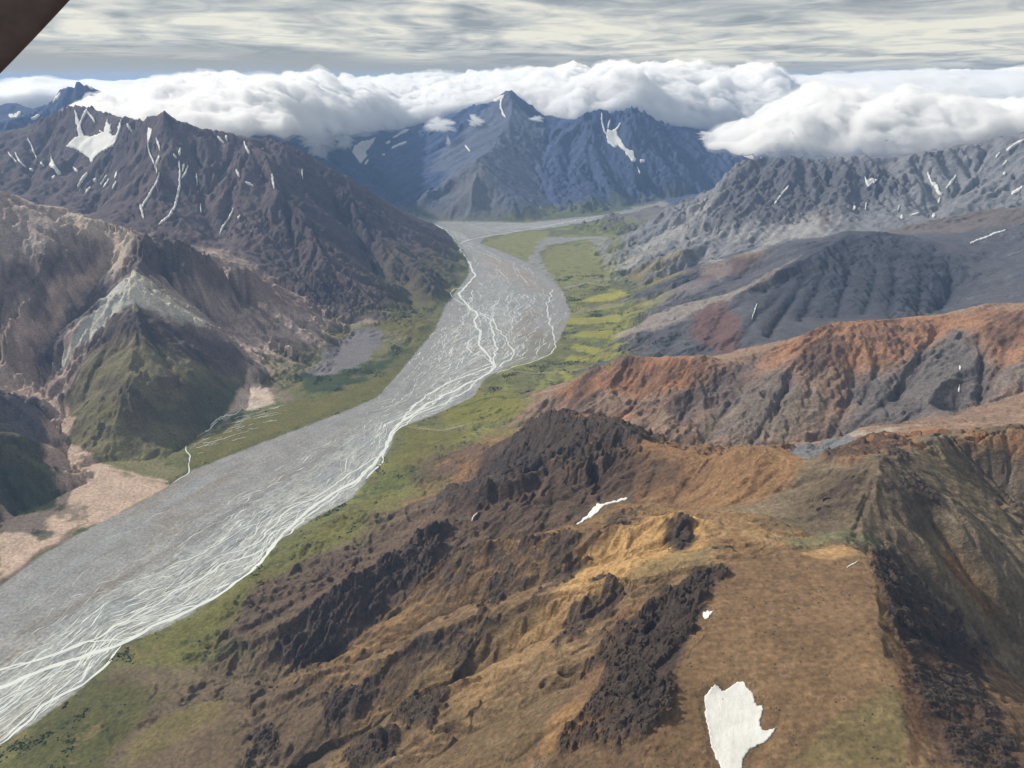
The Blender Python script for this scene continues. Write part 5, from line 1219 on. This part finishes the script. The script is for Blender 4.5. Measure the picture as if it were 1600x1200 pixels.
# ------------------------------------------------------------------ loose stones and low brush, too many to count
def scatter(name, label, n, size, dens, mat, seed, flat=.7):
    rs = np.random.RandomState(seed)
    p = np.maximum(dens, 0) * SPC ** 2; p = p / p.sum()
    idx_ = rs.choice(len(X), n, p=p)
    t = (1 + 5 ** .5) / 2
    ico = np.array([(0, 0, 1.0), (.89, 0, .2), (.28, .85, .2), (-.72, .53, .2), (-.72, -.53, .2), (.28, -.85, .2), (.4, .3, -.5), (-.4, -.3, -.5)])
    fc = np.array([(0,1,2),(0,2,3),(0,3,4),(0,4,5),(0,5,1),(1,6,2),(2,6,3),(3,7,4),(4,7,5),(5,6,1)])
    x = X[idx_] + rs.randn(n) * SPC[idx_]; y = Y[idx_] + rs.randn(n) * SPC[idx_] * 1.5; z = ground(x, y)
    s = size[0] + (size[1] - size[0]) * rs.rand(n) ** 2.5
    v = ico[None] * (1 + .35 * rs.randn(n, 8, 1)) * s[:, None, None]
    a = rs.rand(n) * 6.283; c_, s_ = np.cos(a)[:, None], np.sin(a)[:, None]
    vx = v[:, :, 0] * c_ * 1.3 - v[:, :, 1] * s_; vy = v[:, :, 0] * s_ * 1.3 + v[:, :, 1] * c_
    co = np.stack([vx + x[:, None], vy + y[:, None], v[:, :, 2] * flat + z[:, None]], -1).reshape(-1, 3)
    f = (fc[None] + (np.arange(n) * 8)[:, None, None]).reshape(-1, 3)
    o = add_mesh(name, co, f, mat, smooth=False); tag(o, label, kind='stuff')
cl = fbm(X, Y, 60, 4, 1201, .6)
view = (RR > 800) & (np.abs(np.arctan2(X, Y)) < math.radians(43))
scatter('scree_stones', 'loose dark stones lying on the near brown slopes', 9000, (.5, 2.2), view * (RR < 2300) * sstep(10, 80, RIV) * (Z > 150) * (sstep(.05, .4, cl) + .04 + 2.0 * sstep(.02, .3, CRAG) * (1 - CRAG)) / SPC ** .5, M_ROCK, 3)
M_BRUSH = simple('brush leaves', (.030, .042, .020), .95, .1, .3, .1)
grn = (C[:, 1] > C[:, 0] * .98) & (RIV > 4) & (SL < .5) & (Z < 260)
scatter('low_brush', 'dark low willow brush on the green valley flats', 9000, (1.6, 5.5), view * grn * (RR < 7500) * sstep(.08, .4, fbm(X, Y, 150, 5, 1203, .6)), M_BRUSH, 5, .8)

# ------------------------------------------------------------------ aircraft strut in the top left corner, an arm's length from the lens
def strut():
    m, nt, b = new_mat('strut paint'); b.inputs['Base Color'].default_value = (.035, .022, .020, 1); b.inputs['Roughness'].default_value = .55
    tc = nd(nt, 'ShaderNodeTexCoord'); n = nd(nt, 'ShaderNodeTexNoise'); n.inputs['Scale'].default_value = 30; n.inputs['Detail'].default_value = 5
    nt.links.new(tc.outputs['Object'], n.inputs['Vector']); r = nd(nt, 'ShaderNodeValToRGB'); r.color_ramp.elements[0].color = (.045, .028, .026, 1); r.color_ramp.elements[1].color = (.10, .06, .052, 1); r.color_ramp.elements[0].position = .3; r.color_ramp.elements[1].position = .75
    nt.links.new(n.outputs[0], r.inputs[0]); nt.links.new(r.outputs[0], b.inputs['Base Color'])
    D = 1.1
    a = V2(at_t(-60, 171, D)); bb = V2(at_t(180, -84, D)); mid_ = (a + bb) / 2
    nrm = V2(at_t(800, 600, D)) - V2((0, 0, CAM_H)); nrm.normalize()
    u = (bb - a).normalized(); w = u.cross(nrm).normalized(); up_left = V2(at_t(0, 0, D)) - V2(at_t(103, 103, D))
    if w.dot(up_left) < 0: w = -w
    ln = (bb - a).length * 1.5; wd = .17; th = .045
    prof = []
    for k in range(40):
        q = 2 * math.pi * k / 40; c_, s_ = math.cos(q), math.sin(q)
        prof.append((math.copysign(abs(c_) ** .55, c_) * wd / 2, math.copysign(abs(s_) ** .8, s_) * th / 2))
    co = []; N = 24
    for i in range(N + 1):
        l = (i / N - .5) * ln; bow = .006 * math.cos(i / N * math.pi * 2)
        for p, q in prof: co.append(tuple(mid_ + u * l + w * (p + wd / 2 + bow * .3) + nrm * q))
    f = []
    for i in range(N):
        for k in range(40):
            f.append((i * 40 + k, i * 40 + (k + 1) % 40, (i + 1) * 40 + (k + 1) % 40, (i + 1) * 40 + k))
    c0_ = mid_; o = add_mesh('aircraft_strut', np.array(co) - np.array(c0_), f, m); o.location = c0_
    bm = bmesh.new(); bm.from_mesh(o.data)
    for e0 in (0, N): 
        bm.verts.ensure_lookup_table(); bm.faces.new([bm.verts[e0 * 40 + k] for k in range(40)])
    bmesh.ops.recalc_face_normals(bm, faces=bm.faces); bm.to_mesh(o.data); bm.free()
    tag(o, 'dark brown aircraft strut crossing the top left corner', 'strut')
    # a rivet as on the photograph's strut edge
    bm = bmesh.new(); bmesh.ops.create_uvsphere(bm, u_segments=12, v_segments=8, radius=.0016); me = bpy.data.meshes.new('rivet'); bm.to_mesh(me); bm.free(); me.materials.append(m)
    rv = bpy.data.objects.new('rivet', me); COL.objects.link(rv); rv.parent = o; rv.location = V2(at_t(38, 66, D)) - c0_
strut()
# ------------------------------------------------------------------ clouds lying on the far crests
def n3d(p, lam, octs, seed, gain=.5):
    """cheap 3-D noise: three planes of 2-D noise blended"""
    x, y, z = p[:, 0], p[:, 1], p[:, 2]
    return (fbm(x + z * .7, y - z * .6, lam, octs, seed, gain) + fbm(y * .5 + z * 1.3, x * .6 + z * .4, lam, octs, seed + 5, gain)) * .75
def billow(x, y, lam, octs, seed):
    s = 0; a = 1.0; t = 0
    for o in range(octs):
        s = s + a * np.abs(noise(x / lam, y / lam, seed + o * 13)); t += a; a *= .52; lam *= .5
    return s / t
def cloud_bank(name, label, px0, px1, lower, front, top, depth, thick, seed, nu=150, nv=110, lump=1.0, group=None, rise=1.0, taper=.08):
    """a closed bank: its near foot follows lower/front (photo bearing -> foot height and distance), its back reaches depth metres further"""
    pxs = np.linspace(px0, px1, nu); S = np.linspace(0, 1, nv)
    lo = np.interp(pxs, [p[0] for p in lower], [p[1] for p in lower]); tf = np.interp(pxs, [p[0] for p in front], [p[1] for p in front])
    tp = np.interp(pxs, [p[0] for p in top], [p[1] for p in top])
    P = np.array([at_t(a, b, t) for a, b, t in zip(pxs, lo, tf)])
    Pt = np.array([at_t(a, b, t + depth * .6) for a, b, t in zip(pxs, tp, tf)])
    r0 = np.hypot(P[:, 0], P[:, 1]); th = np.arctan2(P[:, 0], P[:, 1])
    r = r0[:, None] + depth * S[None] ** 1.5
    z_top = P[:, 2][:, None] + (Pt[:, 2] - P[:, 2])[:, None] * (1 - (1 - np.minimum(1, S[None] / .62)) ** 2.4) ** rise
    x = r * np.sin(th)[:, None]; y = r * np.cos(th)[:, None]
    sh = x.shape
    e = np.minimum(1, S[None] / .10) * np.minimum(1, (1 - S[None]) / .12); eu = np.minimum(1, np.minimum(np.arange(nu), np.arange(nu)[::-1]) / (nu * taper))[:, None]
    rim = np.clip(e * eu, 0, 1); rnd = np.sqrt(1 - (1 - rim) ** 2)
    xf, yf = x.ravel(), y.ravel()
    w1 = noise(xf / 1500, yf / 1500, seed + 91) * 420 + noise(xf / 400, yf / 400, seed + 93) * 110; w2 = noise(xf / 1500, yf / 1500, seed + 92) * 420 + noise(xf / 400, yf / 400, seed + 94) * 110
    b = (billow(xf + w1, yf + w2, 1500, 5, seed).reshape(sh) - .22) * 620 * lump + noise(xf / 3200, yf / 3200, seed + 3).reshape(sh) * 90 * lump
    zt = z_top + b * rnd * (.35 + .65 * np.minimum(1, S[None] / .3))
    frag = noise(th.repeat(nv) * 60, S[None].repeat(nu, 0).ravel() * 2, seed + 7).reshape(sh)
    zb = z_top - thick * rnd - 60 * rnd * frag
    zt = np.maximum(zt, zb + 1)
    co = np.concatenate([np.stack([x, y, zt], -1).reshape(-1, 3), np.stack([x, y, zb], -1).reshape(-1, 3)])
    n = nu * nv; i = (np.arange(nu - 1)[:, None] * nv + np.arange(nv - 1)[None]).ravel()
    q = np.stack([i, i + nv, i + nv + 1, i + 1], 1); f = [q[:, ::-1] if False else np.stack([i + 1, i + nv + 1, i + nv, i], 1), q + n]
    # walls round the rim
    e1 = np.arange(nv - 1); e2 = np.arange(nu - 1) * nv
    for a, b_, flip in ((e1, e1 + 1, 0), ((nu - 1) * nv + e1, (nu - 1) * nv + e1 + 1, 1), (e2, e2 + nv, 1), (e2 + nv - 1, e2 + nv + nv - 1, 0)):
        w = np.stack([a, b_, b_ + n, a + n], 1); f.append(w[:, ::-1] if flip else w)
    co = co + 0.0
    # curl the sheet into lumps
    d = np.stack([n3d(co, 700, 5, seed + 40, .66), n3d(co, 700, 5, seed + 50, .66), n3d(co, 420, 4, seed + 60, .66) * .6], 1) * 215 * lump
    co = co + d * np.concatenate([rim.ravel(), rim.ravel()])[:, None]
    return co, np.concatenate(f)
def cloud_surface_mat():
    m, nt, b = new_mat('cloud'); L_ = nt.links.new
    b.inputs['Base Color'].default_value = (.90, .90, .90, 1); b.inputs['Roughness'].default_value = 1; b.inputs['Specular IOR Level'].default_value = 0
    b.inputs['Subsurface Weight'].default_value = 1.0; b.inputs['Subsurface Radius'].default_value = (1, 1, 1); b.inputs['Subsurface Scale'].default_value = 110.0
    tc = nd(nt, 'ShaderNodeTexCoord'); n = nd(nt, 'ShaderNodeTexNoise'); n.inputs['Scale'].default_value = .004; n.inputs['Detail'].default_value = 8; n.inputs['Roughness'].default_value = .6
    L_(tc.outputs['Object'], n.inputs['Vector']); bp = nd(nt, 'ShaderNodeBump'); bp.inputs['Distance'].default_value = 220.0; bp.inputs['Strength'].default_value = .7
    L_(n.outputs[0], bp.inputs['Height']); L_(bp.outputs[0], b.inputs['Normal'])
    return m
def cloud_veil_mat(dens=.012):
    m = bpy.data.materials.new('cloud veil'); m.use_nodes = True; nt = m.node_tree
    for n in list(nt.nodes):
        if n.type != 'OUTPUT_MATERIAL': nt.nodes.remove(n)
    v = nt.nodes.new('ShaderNodeVolumeScatter'); v.inputs['Color'].default_value = (.980, .981, .978, 1); v.inputs['Density'].default_value = dens; v.inputs['Anisotropy'].default_value = .2
    nt.links.new(v.outputs[0], nt.nodes['Material Output'].inputs['Volume']); return m
M_CLOUD = cloud_veil_mat(.016); M_VEIL = cloud_veil_mat(.0014); M_PUFF = cloud_veil_mat(.007)
SC.cycles.volume_bounces = 20; SC.cycles.max_bounces = 22
def bank(name, label, *a, veil=None, **k):
    co, f = cloud_bank(name, label, *a, **k)
    o = add_mesh(name, co, f, M_CLOUD)
    import bmesh
    bm = bmesh.new(); bm.from_mesh(o.data); bmesh.ops.recalc_face_normals(bm, faces=bm.faces)
    zs = max(bm.faces, key=lambda q: q.calc_center_median().z)
    if zs.normal.z < 0: bmesh.ops.reverse_faces(bm, faces=bm.faces)
    bm.to_mesh(o.data); bm.free()
    tag(o, label, 'cloud', 'cloud banks on the far crests')
    # thin torn outer veil
    k2 = dict(k); k2['nu'] = int(k['nu'] * .6); k2['nv'] = int(k['nv'] * .6)
    co2, f2 = cloud_bank(name, label, *a, **k2); o2 = add_mesh('veil', co2, f2, M_VEIL)
    bm = bmesh.new(); bm.from_mesh(o2.data); bmesh.ops.recalc_face_normals(bm, faces=bm.faces)
    zs = max(bm.faces, key=lambda q: q.calc_center_median().z)
    if zs.normal.z < 0: bmesh.ops.reverse_faces(bm, faces=bm.faces)
    bm.to_mesh(o2.data); bm.free(); o2.parent = o
    me = o2.data; n = len(me.vertices); v = np.empty(n * 3, F); me.vertices.foreach_get('co', v); v = v.reshape(-1, 3)
    nn = np.empty(n * 3, F); me.vertices.foreach_get('normal', nn); nn = nn.reshape(-1, 3)
    aa = 30 + 190 * n3d(v, 1100, 5, 7, .65)
    me.vertices.foreach_set('co', (v + nn * np.maximum(aa, 4)[:, None]).ravel().astype(F)); me.update()
    return o
lowerL = [(40,150),(60,150),(95,172),(120,176),(160,183),(205,193),(230,189),(256,180),(290,192),(330,208),(380,206),(440,200),(480,204),(500,206),(540,203),(600,200),(640,194),(680,184),(700,175),(740,160),(800,150),(850,192),(870,195),(900,183),(930,172),(990,168),(1030,192),(1060,198),(1100,198),(1150,205),(1200,210),(1300,200)]
bank('cloud_bank', 'long rolling white cloud bank lying over the crests behind the dark mountain', 96, 830, lowerL, [(60,9600),(300,8900),(440,9300),(560,13000),(620,15200),(740,15300),(830,15200)],
     [(96,174),(125,166),(150,158),(180,153),(215,150),(250,138),(300,126),(360,131),(440,131),(500,131),(540,133),(700,125),(830,117)], 9000, 190, 11, nu=300, nv=130)
bank('cloud_bank', 'cloud pouring over the sharp tops of the blue mountains', 770, 1230, lowerL, [(770,14600),(850,14300),(900,13900),(990,13900),(1100,14400),(1230,14800)],
     [(770,122),(860,115),(950,106),(1000,107),(1080,116),(1230,122)], 6000, 230, 23, nu=190, nv=110)
bank('cloud_bank', 'dense white cloud resting on the gray craggy mountain', 1105, 1640, [(1130,225),(1160,236),(1200,244),(1300,246),(1480,243),(1520,225),(1600,204),(1650,195)], [(1110,10300),(1180,9500),(1600,9000),(1660,9000)],
     [(1105,218),(1140,200),(1185,170),(1250,150),(1330,160),(1400,150),(1500,160),(1600,165)], 2600, 170, 37, nu=220, nv=110, taper=.22)
bank('cloud_bank', 'smooth cloud sheet reaching the horizon behind the white cloud', 1050, 1720, [(1050,150),(1720,150)], [(1050,17000),(1720,16000)],
     [(1050,124),(1200,124),(1400,118),(1600,111),(1720,108)], 12000, 500, 51, nu=150, nv=60, lump=.5)
bank('cloud_bank', 'pale cloud bank behind the dark blue summit at the left edge', -80, 420, [(-80,152),(0,150),(60,148),(420,150)], [(-80,15500),(420,15500)],
     [(-80,140),(0,138),(50,128),(110,131),(200,134),(300,124),(420,128)], 9000, 500, 67, nu=130, nv=60, lump=.6)
# small loose puffs
def puff(label, px, py, t, w, h, seed):
    c = np.array(at_t(px, py, t)); m = t / 1208.0
    nu, nv = 56, 30
    u = np.linspace(0, 2 * math.pi, nu, endpoint=False); v = np.linspace(.02, math.pi - .02, nv)
    d = np.stack([np.outer(np.cos(u), np.sin(v)), np.outer(np.sin(u), np.sin(v)), np.outer(np.ones(nu), np.cos(v))], -1).reshape(-1, 3)
    s = np.array([w * m / 2, w * m / 2, h * m / 2])
    k = np.maximum(.12, .95 + 1.15 * n3d(d * 1000, 900, 4, seed) + .8 * n3d(d * 1000, 300, 3, seed + 3))
    co = c + d * s * k[:, None]
    i = (np.arange(nu)[:, None] * nv + np.arange(nv - 1)[None]).ravel(); j = (((np.arange(nu) + 1) % nu)[:, None] * nv + np.arange(nv - 1)[None]).ravel()
    f = np.stack([i, i + 1, j + 1, j], 1)
    o = add_mesh('cloud_puff', co, f, M_PUFF); tag(o, label, 'cloud', 'small cloud puffs'); return o
puff('small ragged cloud puff on the snowy shoulder of the blue mountain', 685, 196, 13600, 40, 22, 1)
puff('wispy puff high on the blue mountain face', 742, 190, 13600, 24, 16, 2)
puff('flat wisp just right of the sharp blue peak', 840, 186, 13500, 22, 10, 3)
puff('small white wisp low on the blue face', 700, 222, 13400, 8, 12, 4)
puff('thin puff below the snow couloir', 772, 200, 13500, 18, 9, 5)
puff('ragged white tongue hanging off the big cloud', 1115, 212, 11500, 46, 14, 6)
puff('drooping cloud lump over the small glacier', 540, 215, 12800, 30, 26, 8)
puff('drooping cloud lump left of the glacier', 497, 222, 12800, 50, 30, 9)
# ------------------------------------------------------------------ haze
def haze():
    x0, x1, y0, y1, z0, z1 = -33000, 33000, -400, 44000, -60, 1975
    co = [(x, y, z) for x in (x0, x1) for y in (y0, y1) for z in (z0, z1)]
    f = [(0, 1, 3, 2), (4, 6, 7, 5), (0, 4, 5, 1), (2, 3, 7, 6), (0, 2, 6, 4), (1, 5, 7, 3)]
    m = bpy.data.materials.new('haze'); m.use_nodes = True; nt = m.node_tree
    for n in list(nt.nodes):
        if n.type != 'OUTPUT_MATERIAL': nt.nodes.remove(n)
    v = nt.nodes.new('ShaderNodeVolumePrincipled'); v.inputs['Color'].default_value = (.33, .55, .95, 1); v.inputs['Density'].default_value = HAZE
    v.inputs['Anisotropy'].default_value = .1
    nt.links.new(v.outputs[0], nt.nodes['Material Output'].inputs['Volume'])
    o = add_mesh('haze', co, f, m, smooth=False); tag(o, kind='stuff'); o['label'] = 'pale blue haze filling the air over the valley'
HAZE = 2.3e-5
haze()
